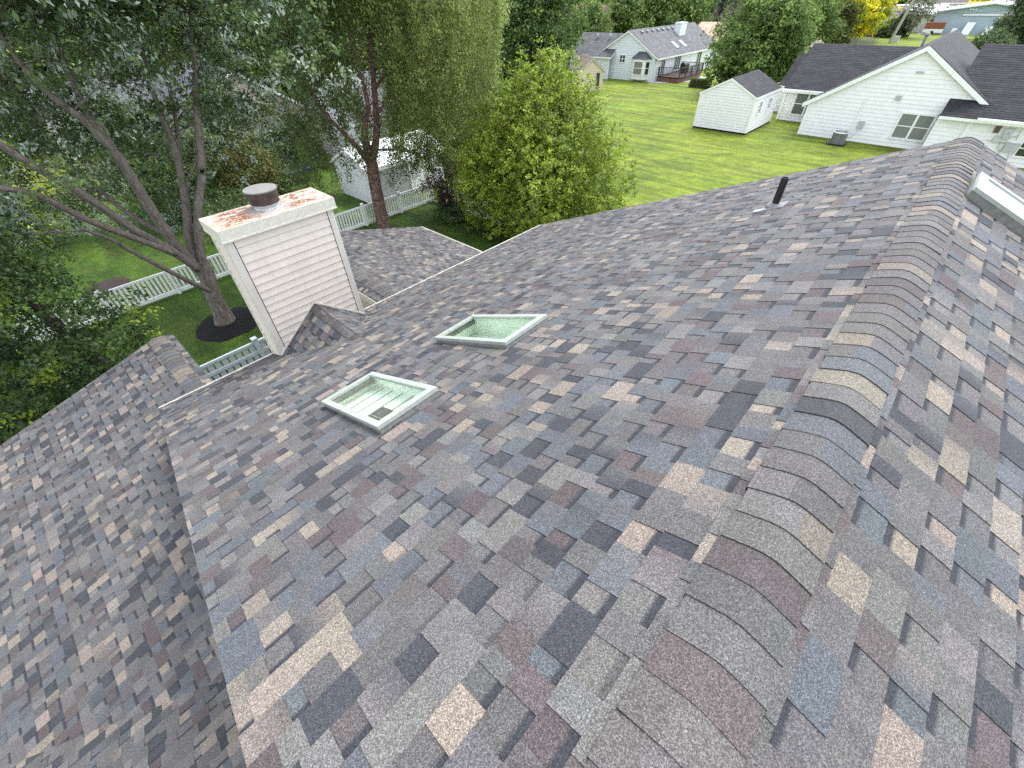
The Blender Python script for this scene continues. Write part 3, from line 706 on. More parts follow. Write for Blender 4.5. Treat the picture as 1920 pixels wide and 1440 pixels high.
# ================================================================== FENCES
def picket_fence(name, A, B, label, h=1.08, bay=2.42, gap=0.158):
    A, B = np.array([*A, 0.]), np.array([*B, 0.]); L = np.linalg.norm(B - A); d = (B - A) / L; s = np.cross(Z_, d)
    f = thing(name, A, label, 'fence'); nb = max(1, round(L / bay)); bw = L / nb
    for i in range(nb + 1):
        p = A + d * bw * i; m = MB()
        m.obox(p - d * .06 - s * .06, d, s, Z_, .12, .12, h + .06)
        m.obox(p - d * .078 - s * .078 + Z_ * (h + .06), d, s, Z_, .156, .156, .03); m.obox(p - d * .05 - s * .05 + Z_ * (h + .09), d, s, Z_, .1, .1, .03)
        m.build('post', 'fence_white', f)
    for i in range(nb):
        p = A + d * bw * i; m = MB()
        m.obox(p + d * .06 - s * .03 + Z_ * (h - .10), d, s, Z_, bw - .12, .06, .09); m.obox(p + d * .06 - s * .03 + Z_ * .08, d, s, Z_, bw - .12, .06, .14)
        k = int((bw - .2) / gap)
        for j in range(k + 1):
            a =   .1 + (bw - .2 - .088) * j / k
            m.obox(p + d * a - s * .012 + Z_ * .2, d, s, Z_, .088, .024, h - .29)
        m.build('picket_panel', 'fence_white', f)
    return f
picket_fence('picket_fence', (-7.6, 21.5), (15.95, 21.5), 'long white vinyl picket fence crossing the back yard behind the maple')
picket_fence('picket_fence', (15.95, 20.4), (15.95, 11.2), 'short white picket fence run half hidden under the yellow green tree')
pf = thing('privacy_fence', (2.3, 12.45, 0), 'white vinyl privacy fence coloured grey for shade with slotted top in the court beside the chimney', 'fence')
yf = 12.45
for x in (0.35, 2.02, 3.75):
    m = MB(); m.box((x - .065, yf - .065, 0), (x + .065, yf + .065, 1.9)); m.box((x - .08, yf - .08, 1.9), (x + .08, yf + .08, 1.935)); m.build('post', 'fence_shaded', pf)
for x0, x1 in ((0.415, 1.955), (2.085, 3.685), (3.815, 4.15)):
    m = MB()
    for z0, z1 in ((1.74, 1.82), (1.40, 1.50), (0.08, .2)): m.box((x0, yf - .035, z0), (x1, yf + .035, z1))
    n_ = max(2, round((x1 - x0) / .19)); w = (x1 - x0) / n_
    for j in range(n_):
        a = x0 + w * j; m.box((a + .008, yf - .02, .2), (a + w * .84, yf + .005, 1.40))
        m.box((a + .01, yf - .015, 1.5), (a + w * .80, yf + .015, 1.74))
    m.box((x0, yf + .03, .2), (x1, yf + .034, 1.3), m=0)
    m.build('board_panel', 'fence_shaded', pf)
    m = MB()
    m.box((x0 + .01, yf + .012, .21), (x1 - .01, yf + .026, 1.39)); m.build('backing_board', 'gutter_dark', pf)
vf = thing('vinyl_fence', (60, 17.3, 0), 'white solid vinyl fence behind the white garden shed', 'fence')
A_, B_ = np.array([52.5, 16.2, 0]), np.array([71.4, 19.2, 0]); L_ = np.linalg.norm(B_ - A_); d_ = (B_ - A_) / L_; s_ = np.cross(Z_, d_); nb = 8
for i in range(nb + 1):
    m = MB(); q = A_ + d_ * L_ * i / nb; m.obox(q - d_ * .07 - s_ * .07, d_, s_, Z_, .14, .14, 1.95); m.build('post', 'white_trim', vf)
for i in range(nb):
    q = A_ + d_ * (L_ * i / nb + .07); w = L_ / nb - .14; m = MB()
    m.obox(q - s_ * .02 + Z_ * .1, d_, s_, Z_, w, .04, 1.4); m.obox(q - s_ * .035 + Z_ * 1.5, d_, s_, Z_, w, .07, .1); m.obox(q - s_ * .035 + Z_ * 1.78, d_, s_, Z_, w, .07, .1)
    for j in range(8): m.obox(q - s_ * .01 + d_ * w * (j + .3) / 8 + Z_ * 1.6, d_, s_, Z_, .06, .02, .18)
    m.build('fence_panel', 'white_trim', vf)

# ================================================================== BUILDINGS
def gable_body(h, x0, x1, y0, y1, ze, zp, axis, pal, wall, over=0.35, e=0.25, sid=0.25, lip=0.03, rk=0.2, trim='white_trim', ends=(True, True), sidz=0.0, roof_ext=(0, 0), roof_name='roof', rb=.165):
    """gabled volume; axis is the ridge direction. walls, roof and trim become parts of h"""
    w = MB()
    if axis == 'x': ym = (y0 + y1) / 2; hw = (y1 - y0) / 2
    else: xm = (x0 + x1) / 2; hw = (x1 - x0) / 2
    t = (zp - ze) / hw; c = 1 / math.hypot(1, t); s = t * c
    if axis == 'x':
        for x, sg, on in ((x0, -1, ends[0]), (x1, 1, ends[1])):
            if on: lap_wall(w, (x, 0, 0), Y_, X_ * sg, [(y0, sidz), (y1, sidz), (y1, ze), (ym, zp), (y0, ze)], sid, lip)
        for y, sg in ((y0, -1), (y1, 1)): lap_wall(w, (0, y, 0), X_, Y_ * sg, [(x0, sidz), (x1, sidz), (x1, ze), (x0, ze)], sid, lip)
    else:
        for y, sg, on in ((y0, -1, ends[0]), (y1, 1, ends[1])):
            if on: lap_wall(w, (0, y, 0), X_, Y_ * sg, [(x0, sidz), (x1, sidz), (x1, ze), (xm, zp), (x0, ze)], sid, lip)
        for x, sg in ((x0, -1), (x1, 1)): lap_wall(w, (x, 0, 0), Y_, X_ * sg, [(y0, sidz), (y1, sidz), (y1, ze), (y0, ze)], sid, lip)
    wo = w.build('wall', wall, h)
    r = MB(); tr = MB(); sl = (hw + over) / c
    a0, a1 = (x0, x1) if axis == 'x' else (y0, y1)
    a0 -= rk + roof_ext[0]; a1 += rk + roof_ext[1]; zt = zp + 0.10
    for sg in (1, -1):
        if axis == 'x': Oo = np.array([a0, ym, zt]); uu = X_; vv = np.array([0, sg * c, -s])
        else: Oo = np.array([xm, a0, zt]); uu = Y_; vv = np.array([sg * c, 0, -s])
        shingles(r, Oo, uu, vv, [(0, 0), (a1 - a0, 0), (a1 - a0, sl), (0, sl)], e=e, pal=pal, teeth=False, wr=(0.3, 1.1), hs=2.0)
        side = Y_ if axis == 'x' else X_
        tr.obox(Oo + vv * sl - Z_ * .19 - side * sg * 0.02, uu, side * sg, Z_, a1 - a0, .03 if sg > 0 else .03, .17)
        tr.obox(Oo + uu * .002 - Z_ * (rb + .035), vv, uu, Z_, sl, .03, rb); tr.obox(Oo + uu * (a1 - a0 - .032) - Z_ * (rb + .035), vv, uu, Z_, sl, .03, rb)
        nn = np.cross(uu, vv); nn = nn if nn[2] > 0 else -nn
        tr.slab([Oo + uu * .04 + vv * .01 - nn * .03, Oo + uu * (a1 - a0 - .04) + vv * .01 - nn * .03, Oo + uu * (a1 - a0 - .04) + vv * (sl - .03) - nn * .03, Oo + uu * .04 + vv * (sl - .03) - nn * .03], .03)
    if axis == 'x': ridge_caps(r, (a0, ym, zt - .02), X_, a1 - a0, Y_, t, t, e=.3, hw=.17, pal=pal)
    else: ridge_caps(r, (xm, a0, zt - .02), Y_, a1 - a0, -X_, t, t, e=.3, hw=.17, pal=pal)
    r.build(roof_name, 'far_shingle', h, col=True); tr.build('roof_trim', trim, h)
    return wo
def corner_posts(h, pts, z1, mat='white_trim', w=0.12, z0=0.0):
    for (x, y) in pts:
        m = MB(); m.box((x - w / 2, y - w / 2, z0), (x + w / 2, y + w / 2, z1)); m.build('corner_board', mat, h)

# ---- white ranch house at right
rh = thing('ranch_house', (52, 2, 0), 'white sided ranch house with dark slate coloured roofs and a wide front gable', 'house')
gable_body(rh, 46.05, 62, -2.0, 9.62, 2.42, 5.98, 'x', DPAL, 'white', over=.45, rk=.28, e=.2, rb=.30)
gable_body(rh, 50.7, 59.9, 5.0, 12.85, 2.5, 5.2, 'y', DPAL, 'white', over=.42, rk=.25, e=.2, ends=(False, True))
gable_body(rh, 45.15, 55.5, -16, 1.2, 2.62, 5.85, 'y', DPAL, 'white', over=.45, rk=.0, e=.2, ends=(True, False))
# the small lower roof at the far left
gable_body(rh, 54.2, 60, 12.85, 14.3, 2.3, 4.3, 'y', DPAL, 'white', over=.35, rk=.2, e=.2, ends=(False, True))
corner_posts(rh, [(46.05, 9.6), (50.7, 12.83)], 2.45, w=.2)
m = MB(); m.box((45.0, -.72, 0), (46.04, -.5, 2.5)); m.build('corner_board', 'white_trim', rh)
window(rh, onX(1711, 238, 46.05), -Y_, -X_, 1.9, 1.5, 'pane_screen', fw=.12, dep=.09)
window(rh, (50.7, 10.85, 1.36), -Y_, -X_, 1.95, 1.56, 'pane', fw=.12, dep=.09)
window(rh, onX(1912, 277, 45.15) + Y_ * -.6, -Y_, -X_, 1.2, 0.9, 'pane_dark', fw=.1, dep=.09, mull=0)
m = MB()   # gutters
m.obox((49.98, 8.9, 2.32), Y_, X_, Z_, 4.2, .13, .12); m.build('gutter', 'white_trim', rh); m = MB(); m.obox((44.42, -15.5, 2.42), Y_, X_, Z_, 14.7, .13, .13); m.build('gutter', 'white_trim', rh)
m = MB(); m.tube([onX(1625, 184, 46.0), onX(1609, 215, 46.0), onX(1594, 248, 46.0)], .05, 8); m.build('downspout', 'white_trim', rh)
m = MB(); m.obox(onX(1677, 188, 46.0) - X_ * .05, -Y_, Z_, X_, .35, .3, .04); m.build('wall_vent', 'ac_light', rh)
m = MB(); q = onX(1717, 137, 46.02); m.obox(q - X_ * .06, -Y_, Z_, X_, .45, .12, .05); m.build('gable_vent', 'ac_light', rh)
m = MB(); q = onX(1762, 216, 46.0); m.tube([q, q - X_ * .12], .07, 8); m.build('wall_lamp', 'black', rh)
for (px, py, hh) in ((1727, 88, .75), (1650, 122, .5)):
    q = onX(px, py, 53.0); m = MB(); m.tube([q - Z_ * .6, q + Z_ * hh], .09 if px > 1700 else .05, 10)
    if px > 1700: m.tube([q + Z_ * (hh - .08), q + Z_ * hh, q + Z_ * (hh + .12)], [.14, .2, .14], 12)
    m.build('roof_vent_pipe', 'ac', rh)
# utility wall: meters, boxes and conduits
def wallbox(px, py, w, h_, name, mat, dd=.14):
    q = onX(px, py, 45.1); m = MB(); m.obox(q + Y_ * w / 2 - Z_ * h_ / 2 - X_ * dd, -Y_, Z_, X_, w, h_, dd)
    m.obox(q + Y_ * (w / 2 + .02) + Z_ * h_ / 2 - X_ * (dd + .02), -Y_, Z_, X_, w + .04, .03, dd + .02)
    return m.build(name, mat, rh)
wallbox(1870, 243, .28, .34, 'utility_box', 'meter_brown', .12); wallbox(1869, 261, .3, .34, 'utility_box', 'meter', .13)
mo = wallbox(1887, 254, .45, .75, 'electric_meter', 'meter'); q = onX(1886, 255, 44.95); m = MB(); m.tube([q, q - X_ * .12], [.16, .15], 16); m.build('meter_dial', 'ac_light', mo)
wallbox(1877, 274, .24, .34, 'utility_box', 'meter', .11); wallbox(1889, 276, .36, .5, 'utility_box', 'ac_light', .16); wallbox(1902, 277, .36, .44, 'utility_box', 'ac_light', .15)
for pts in (((1915, 243), (1905, 264)), ((1881, 262), (1896, 257), (1912, 256)), ((1875, 283), (1866, 300), (1858, 318)), ((1893, 287), (1885, 310)), ((1848, 262), (1868, 264))):
    m = MB(); m.tube([onX(*q, 45.05) for q in pts], .025, 6); m.build('conduit', 'meter', rh)
# air conditioner
q = np.array([44.35, 6.35, 0]); acu = thing('air_conditioner', q, 'grey outdoor air conditioning unit on a pad against the white gable wall', 'air conditioner')
m = MB(); m.box((q[0] - .6, q[1] - .6, 0), (q[0] + .6, q[1] + .6, .09)); m.build('pad', 'black', acu)
m = MB()
for j in range(30):
    t = 2 * math.pi * j / 30; k = .46 / max(abs(math.cos(t)), abs(math.sin(t))) ** .75
    pj = q + np.array([math.cos(t) * k, math.sin(t) * k, 0]); m.tube([pj + Z_ * .09, pj + Z_ * .80], .028, 6)
m.tube([q + Z_ * .09, q + Z_ * .80], .44, 24); m.build('coil_cabinet', 'ac', acu)
m = MB(); m.tube([q + Z_ * .80, q + Z_ * .84, q + Z_ * .88], [.53, .54, .46], 28, cap=False)
for k in range(1, 6): m.tube([q + Z_ * .865 + np.array([math.cos(t) * .09 * k, math.sin(t) * .09 * k, 0]) for t in np.linspace(0, 2 * math.pi, 25)], .009, 5)
m.build('fan_grille', 'ac_light', acu)
m = MB(); m.tube([q + Z_ * .85, q + Z_ * .84], .40, 24); m.build('fan', 'black', acu)
m = MB(); m.tube([q + np.array([.5, -.3, .3]), q + np.array([1.2, -.7, .5]), q + np.array([1.62, -.8, 1.0])], .035, 8); m.box((45.9, 5.35, .9), (46.03, 5.75, 1.4)); m.build('refrigerant_line', 'ac_light', acu)

# ---- white garden shed
sh = thing('garden_shed', (46, 15.2, 0), 'small white gabled garden shed with dark roof standing on the lawn', 'shed')
gable_body(sh, 43.05, 48.8, 12.95, 17.55, 2.62, 3.72, 'x', DPAL, 'white', over=.1, rk=.08, e=.2, sidz=.12, sid=.2)
m = MB(); m.box((43.0, 12.9, 0), (48.85, 17.6, .12)); m.build('foundation', 'mulch', sh)
corner_posts(sh, [(43.06, 12.96), (43.06, 17.54), (48.79, 12.96)], 2.6, w=.14, z0=.12)
for x in (44.6, 46.9):
    window(sh, (x, 12.95, 1.75), X_, -Y_, .62, .8, 'pane', fw=.06, mull=1, dep=.08)

# ---- pale blue-grey house in the middle distance
gh = thing('gabled_house', (72, 38, 0), 'pale blue sided house with grey roof, bay window and dark deck', 'house')
gable_body(gh, 63.8, 82.6, 33.2, 42.0, 2.8, 5.25, 'x', GPAL, 'pale_blue', over=.55, rk=.3, e=.22)
gable_body(gh, 62.9, 69.4, 39.6, 46.4, 2.6, 4.75, 'y', GPAL, 'pale_blue', over=.3, rk=.3, e=.22, ends=(False, True))
window(gh, onX(1167.5, 110, 63.8), -Y_, -X_, .8, .75, 'pane_dark', fw=.07)
b = MB(); by0, by1, bx = 33.75, 36.6, 63.05
bay = [(63.8, by0), (bx, by0 + .6), (bx, by1 - .6), (63.8, by1)]
for i in range(3):
    (xa, ya), (xb, yb) = bay[i], bay[i + 1]; b.face([(xa, ya, .25), (xa, ya, 2.45), (xb, yb, 2.45), (xb, yb, .25)])
b.face([(x, y, .25) for x, y in bay])
bo = b.build('bay_window', 'white_trim', gh)
window(bo, (bx, (by0 + by1) / 2, 1.5), -Y_, -X_, 1.25, 1.35, 'pane_screen', fw=.1, mull=0)
na = np.array([-.62, -.78, 0]); na /= np.linalg.norm(na); ua = np.array([.78, -.62, 0]) / math.hypot(.78, .62)
window(bo, (63.42, by0 + .3, 1.5), ua, na, .5, 1.35, 'pane_dark', fw=.08, mull=0)
b = MB(); top = (63.8, (by0 + by1) / 2, 3.15)
for i in range(3):
    (xa, ya), (xb, yb) = bay[i], bay[i + 1]; ex = lambda x, y: (x - .15 if x < 63.7 else x, y + (.15 if y > 35.2 else -.15), 2.5)
    if i == 1: b.face([ex(xa, ya), ex(xb, yb), (63.75, by1 - .9, 3.2), (63.75, by0 + .9, 3.2)], (.08, .083, .09))
    else: b.face([ex(xa, ya), ex(xb, yb), (63.75, (by0 + .9) if i == 0 else (by1 - .9), 3.2)], (.08, .083, .09))
b.build('bay_roof', 'far_shingle', bo, col=True)
for (px, w, mu) in ((1283, 1.6, 2), (1244, .9, 1), (1309, 1.3, 1)):
    q = onY({1283: 1270, 1244: 1243, 1309: 1311}[px], {1283: 113, 1244: 119, 1309: 103}[px], 33.2)
    window(gh, (q[0], 33.2, 1.55 if px != 1244 else 1.25), X_, -Y_, w, 1.5 if px != 1244 else 2.0, 'pane_dark', fw=.08, mull=mu, rail=False)
tgh = (5.25 - 2.8) / 4.4; cg = 1 / math.hypot(1, tgh)
gro = lambda x, dy: np.array([x, 37.6 - dy, 5.38 - tgh * dy]); vg = np.array([0, -cg, -tgh * cg]); ng = np.array([0, -tgh * cg, cg])
m = MB(); q = gro(75.2, 1.6); m.box((q[0] - .9, q[1] - .45, q[2] - .4), (q[0] + .9, q[1] + .45, 5.55)); m.box((q[0] - .97, q[1] - .52, 5.55), (q[0] + .97, q[1] + .52, 5.68)); m.build('chimney', 'pale_blue', gh)
for x in (70.3, 72.6):
    q = gro(x, 2.9); m = MB(); m.obox(q, X_, vg, ng, .6, 1.2, .1); m.build('skylight', 'white_trim', gh)
for i in range(7):
    q = gro(65.6 + i * 1.45, .55); m = MB(); m.obox(q, X_, vg, ng, .35, .3, .18); m.build('roof_vent', 'ac', gh)
for y in (41.5, 43.6):
    q = np.array([65.3, y, 4.55]); m = MB(); m.tube([q, q + Z_ * .25], .2, 10); m.build('roof_vent', 'ac_light', gh)
# deck with railing
dk = thing('wooden_deck', (68.5, 31.3, 0), 'dark brown wooden deck with railing against the pale blue house', 'deck')
dx0, dx1, dy0, dy1 = 64.9, 71.8, 29.9, 33.1
m = MB(); m.box((dx0, dy0, .48), (dx1, dy1, .62)); m.build('deck_floor', 'deck', dk)
m = MB(); m.box((dx0 + .1, dy0 + .1, 0), (dx1 - .1, dy1, .48)); m.build('skirt', 'brick', dk)
pts = [(dx0, dy1 - .1)] + [(dx0, dy0 + .05)] + [(dx0 + i * (dx1 - dx0) / 4, dy0 + .05) for i in range(1, 5)] + [(dx1, dy1 - .1)]
for (x, y) in pts:
    m = MB(); m.box((x - .06, y - .06, .62), (x + .06, y + .06, 1.62)); m.build('post', 'deck', dk)
m = MB()
for (p0, p1) in zip(pts[:-1], pts[1:]):
    p0, p1 = np.array([*p0, 0]), np.array([*p1, 0]); l = np.linalg.norm(p1 - p0); d_ = (p1 - p0) / l; s_ = np.cross(Z_, d_)
    m.obox(p0 - s_ * .06 + Z_ * 1.56, d_, s_, Z_, l, .12, .06); m.obox(p0 - s_ * .03 + Z_ * .72, d_, s_, Z_, l, .06, .06)
    for j in range(int(l / .16)): m.obox(p0 + d_ * (.1 + .16 * j) - s_ * .015 + Z_ * .72, d_, s_, Z_, .03, .03, .84)
m.build('railing', 'deck', dk)
q = np.array([69.6, 31.6, .62]); gr = thing('barbecue_grill', q, 'black covered barbecue grill standing on the wooden deck', 'grill')
m = MB(); m.box(q + [-.75, -.3, .15], q + [.75, .3, .85]); m.build('cabinet', 'black', gr)
m = MB(); m.tube([q + np.array([-.72, 0, .85]), q + np.array([.72, 0, .85])], .33, 14); m.build('lid', 'black', gr)
for sx in (-.6, .6):
    m = MB(); m.tube([q + np.array([sx, -.2, .09]), q + np.array([sx + .06, -.2, .09])], .09, 10); m.build('wheel', 'black', gr)
# ---- beige shed
bs = thing('beige_shed', (0, 0, 0), 'beige gabled shed with brown shingle roof in front of the pale blue house', 'shed')
gable_body(bs, 0, 5.2, 0, 3.1, 2.1, 3.28, 'x', BPAL, 'shed_beige', over=.3, rk=.2, e=.2, sid=.2, trim='trim_cream')
window(bs, (0, .65, 1.05), -Y_, -X_, .42, 1.6, 'pane_dark', 'trim_cream', fw=.06, mull=0, rail=False)
bs.location = (54.54, 35.07, 0); bs.rotation_euler = (0, 0, R(48))
# ---- far roofs
yh = thing('yellow_house', (79, 18.5, 0), 'pale yellow gabled outbuilding peeping over the ranch house roof', 'house')
gable_body(yh, 76.3, 81, 16.9, 20.2, 2.55, 3.75, 'x', BPAL, 'yellow_wall', over=.25, rk=.15, e=.3)
q = at(1080, 60, 100); cb = thing('cedar_house', (q[0], q[1], 0), 'red cedar house with maroon roof behind the dark trees', 'house')
gable_body(cb, q[0], q[0] + 9, q[1] - 4, q[1] + 7, 5.25, 7.3, 'y', MPAL, 'wood_red', over=.6, rk=.4, e=.35)
window(cb, onX(1089, 48, q[0]), -Y_, -X_, .8, .9, 'pane_dark', fw=.12, mull=0)
q = at(1330, 80, 95); pk = thing('pink_roofed_house', (q[0], q[1], 0), 'low house with faded pinkish shingle roof beside the big round tree', 'house')
gable_body(pk, q[0] - 1, q[0] + 9, q[1] - 4.5, q[1] + 3.5, 2.7, 4.9, 'y', PPAL, 'cream_wall', over=.6, rk=.4, e=.35)
q = at(1352, 50, 125); mh = thing('maroon_roofed_house', (q[0], q[1], 0), 'distant house with steep maroon roof below the spruces', 'house')
gable_body(mh, q[0], q[0] + 8, q[1] - 5, q[1] + 3, 3.0, 6.6, 'y', MPAL, 'cream_wall', over=.5, rk=.4, e=.4)
# ---- commercial buildings at the far right
bl = thing('workshop_building', (172, 6, 0), 'blue grey steel workshop with a low gable and white roof edge', 'building')
gable_body(bl, 166, 186, -3.5, 15.5, 4.1, 5.4, 'x', [((.62, .67, .68), 1)], 'blue_steel', over=.6, rk=1.2, e=1.0, sid=.5, lip=.02, trim='white_roof')
m = MB(); m.box((165.7, 0.2, 3.3), (165.95, 10.6, 3.55)); m.box((165.7, 3.7, .3), (165.95, 4.1, 3.3)); m.build('door_track', 'white_trim', bl)
for (y, z) in ((9.9, 4.2), (9.4, 4.2), (8.9, 4.2)):
    m = MB(); m.obox((165.6, y, z), -Y_, Z_, X_, .3, .3, .3); m.build('flood_lamp', 'white_trim', bl)
for (y, w, h_, ti) in ((11.2, .9, 1.1, .1), (9.2, 1.5, 2.2, .1), (5.4, 1.3, 1.6, .25)):
    o = MB(); o.obox((164.6, y, .02), -Y_, np.array([.15, -.12, .98]), X_, w, h_, .08)
    tag(o.build('door_panel', 'white_trim'), {11.2: 'smallest white panel leaning at the left of the blue workshop', 9.2: 'tall white door panel leaning against the blue workshop', 5.4: 'white panel propped under the roller track of the blue workshop'}[y], 'panel', 'panels leaning on the workshop')
q = np.array([164, 1.5, 0]); m = MB(); m.box(q + [-.8, -1.6, .35], q + [.8, 1.6, .85]); m.box(q + [-.6, -.6, .85], q + [.6, .9, 1.3])
for (a_, b_2) in ((-.75, -1.1), (-.75, 1.1), (.75, -1.1), (.75, 1.1)): m.tube([q + [a_ - .1, b_2, .35], q + [a_ + .1, b_2, .35]], .35, 12)
tag(m.build('utility_cart', 'deck'), 'low dark cart parked on gravel in front of the workshop', 'cart')
cw_ = thing('cream_building', (172, 20, 0), 'cream block building with pale metal roof left of the blue workshop', 'building')
gable_body(cw_, 168, 188, 15.7, 25.5, 3.4, 4.9, 'y', [((.66, .71, .72), 1)], 'cream_wall', over=.8, rk=.5, e=1.0, sid=.6, lip=.01, trim='white_roof')
m = MB(); m.box((167.2, 15.2, 0), (167.9, 16.2, 2.6)); m.build('doorway', 'pane_dark', cw_)
q = np.array([163.5, 14.5, 0]); m = MB(); m.box(q + [-.8, -1.8, .5], q + [.8, 1.8, 1.9]); m.box(q + [-.85, -1.85, 0], q + [.85, 1.85, .9])
tr_ = thing('utility_trailer', q, 'small maroon and white trailer parked beside the cream building', 'trailer')
m = MB(); m.box(q + [-.8, -1.8, 1.0], q + [.8, 1.8, 2.2]); m.build('box_body', 'wood_red', tr_)
m = MB(); m.box(q + [-.85, -1.85, .35], q + [.85, 1.85, 1.0]); m.build('lower_panel', 'white_trim', tr_)
for s_ in (-.8, .8):
    m = MB(); m.tube([q + [s_ - .1, 0, .35], q + [s_ + .1, 0, .35]], .35, 14); m.build('wheel', 'black', tr_)
gb = thing('brick_house', (155, 25, 0), 'brick house with plain grey roof behind the yellow tree', 'house')
gable_body(gb, 152, 164, 21.5, 34, 2.6, 5.2, 'y', GPAL, 'brick', over=.5, rk=.3, e=.5, trim='white_trim')
bb = thing('brown_building', (200, 8, 0), 'large dark brown building with a yellow roof sign at the far right', 'building')
gable_body(bb, 196, 214, -6, 24, 5.0, 7.5, 'y', [((.085, .065, .06), .6), ((.1, .08, .075), .4)], 'cream_wall', over=.8, rk=.5, e=.8)
q0, q1 = onX(1815, 5.5, 192), onX(1858, 5.5, 192); m = MB()
m.obox((192, q0[1], q0[2]), -Y_, Z_, X_, abs(q0[1] - q1[1]), 1.3, .12)
for yy in (q0[1] - .4, q1[1] + .4): m.box((192.02, yy - .06, 0), (192.1, yy + .06, q0[2]))
so = tag(m.build('roadside_sign', 'sign_yellow'), 'yellow board sign with dark lettering in front of the brown building', 'sign')
m = MB(); w = abs(q0[1] - q1[1]) - .8; k = 0
for i, gap_ in enumerate((1, 1, 1, 0, 1, 1, 1, 0, 1, 1, 1, 1, 1, 1, 1, 1)):
    if gap_: m.obox((191.96, q0[1] - .4 - w * i / 16, q0[2] + .3), -Y_, Z_, X_, w / 16 * .6, .55, .03)
m.build('lettering', 'sign_ink', so)
# ---- houses behind the maple and birch
th = thing('tan_house', (6, 42, 0), 'tan sided house with grey roof behind the silver maple', 'house')
TPAL = [((.075, .08, .092), .6), ((.09, .095, .108), .4)]
gable_body(th, 2.6, 8.6, 38.6, 47, 2.9, 5.6, 'x', TPAL, 'tan', over=.45, rk=.2, e=.22, sid=.2, ends=(True, False))
gable_body(th, 8.6, 16.2, 36.6, 47, 3.6, 5.9, 'y', TPAL, 'tan', over=.4, rk=.3, e=.22, sid=.2)
window(th, (6.3, 38.6, 1.75), X_, -Y_, 1.0, 1.3, 'pane_dark', fw=.1, mull=0)
window(th, (10.2, 36.6, 1.6), X_, -Y_, 1.2, 1.3, 'pane_dark', fw=.1)
window(th, (13.6, 36.6, 1.6), X_, -Y_, 1.2, 1.3, 'pane_dark', fw=.1)
wh = thing('white_house', (16, 36, 0), 'white sided house glimpsed through the birch leaves', 'house')
gable_body(wh, 17.4, 27.5, 31.5, 39, 2.9, 5.0, 'x', GPAL, 'white', over=.4, rk=.3, e=.22)
window(wh, (21, 31.5, 1.6), X_, -Y_, 1.6, 1.3, 'pane', fw=.1)
ws = thing('storage_shed', (16, 25.5, 0), 'white storage shed behind the picket fence and birch trunk', 'shed')
gable_body(ws, 13.25, 19.0, 23.95, 27.4, 1.95, 2.75, 'x', [((.66, .68, .68), .6), ((.6, .62, .62), .4)], 'white', over=.2, rk=.15, e=.6, sid=.16, lip=.02)
corner_posts(ws, [(13.27, 23.97), (16.3, 23.93)], 1.95, w=.2)
m = MB(); lap_wall(m, (14.0, 23.925, 0), X_, -Y_, [(0, .1), (2.1, .1), (2.1, 1.75), (0, 1.75)], .16, .012); m.build('door', 'ac_light', ws)

# ================================================================== VEGETATION
def tufts(c, n, spread, nt=9, r=.13):
    k = rng.normal(size=(nt, 3)) * spread
    i = rng.integers(0, nt, n)
    return c + k[i] + rng.normal(size=(n, 3)) * r * np.array([1, 1, .75]), i
class Leaves:
    def __init__(s): s.P = []; s.C = []
    def add(s, cen, size, cols, up=0.5, droop=0.0, aspect=0.55, outward=None):
        n = len(cen)
        if n == 0: return
        nrm = rng.normal(size=(n, 3)); nrm[:, 2] += up * 2.2
        if outward is not None: nrm += outward
        nrm /= np.linalg.norm(nrm, axis=1)[:, None] + 1e-9
        t = rng.normal(size=(n, 3)); t[:, 2] -= droop * 2.5
        t -= nrm * (t * nrm).sum(1)[:, None]; t /= np.linalg.norm(t, axis=1)[:, None] + 1e-9
        b = np.cross(nrm, t)
        sz = (size * rng.uniform(0.6, 1.35, n))[:, None]
        w = sz * aspect * rng.uniform(0.8, 1.2, n)[:, None]
        fold = nrm * sz * 0.10
        q = np.stack([cen - t * sz * .5, cen + b * w * .5 + fold, cen + t * sz * .5, cen - b * w * .5 + fold], axis=1)
        s.P.append(q.reshape(-1, 3)); s.C.append(np.repeat(cols, 4, axis=0))
    def build(s, name, mat, parent):
        P = np.concatenate(s.P).astype(np.float32); C = np.concatenate(s.C).astype(np.float32); n = len(P) // 4
        me = bpy.data.meshes.new(name)
        me.vertices.add(len(P)); me.vertices.foreach_set('co', P.ravel())
        me.loops.add(n * 4); me.loops.foreach_set('vertex_index', np.arange(n * 4, dtype=np.int32))
        me.polygons.add(n); me.polygons.foreach_set('loop_start', np.arange(0, n * 4, 4, dtype=np.int32))
        try: me.polygons.foreach_set('loop_total', np.full(n, 4, dtype=np.int32))
        except Exception: pass
        a = me.attributes.new('Col', 'FLOAT_COLOR', 'POINT')
        a.data.foreach_set('color', np.concatenate([C, np.ones((len(C), 1), np.float32)], axis=1).ravel())
        me.materials.append(MT[mat]); me.update(calc_edges=True); me.validate()
        o = bpy.data.objects.new(name, me); COL.objects.link(o); o.parent = parent; o.matrix_parent_inverse = parent.matrix_world.inverted()
        return o
def colr(n, base, jit=0.25, alt=None, palt=0.0):
    c = np.tile(np.array(base, float) * 2.2, (n, 1)) * rng.uniform(1 - jit, 1 + jit, (n, 1))
    c *= rng.uniform(0.92, 1.08, (n, 3))
    if alt is not None and palt > 0:
        k = rng.random(n) < palt; c[k] = np.array(alt) * rng.uniform(1 - jit, 1 + jit, (k.sum(), 1))
    return np.clip(c, 0.002, 0.9)
LIMBPX = []
def near_limb(px, py, r):
    return any(math.hypot(px - a, py - b) < r for a, b in LIMBPX)
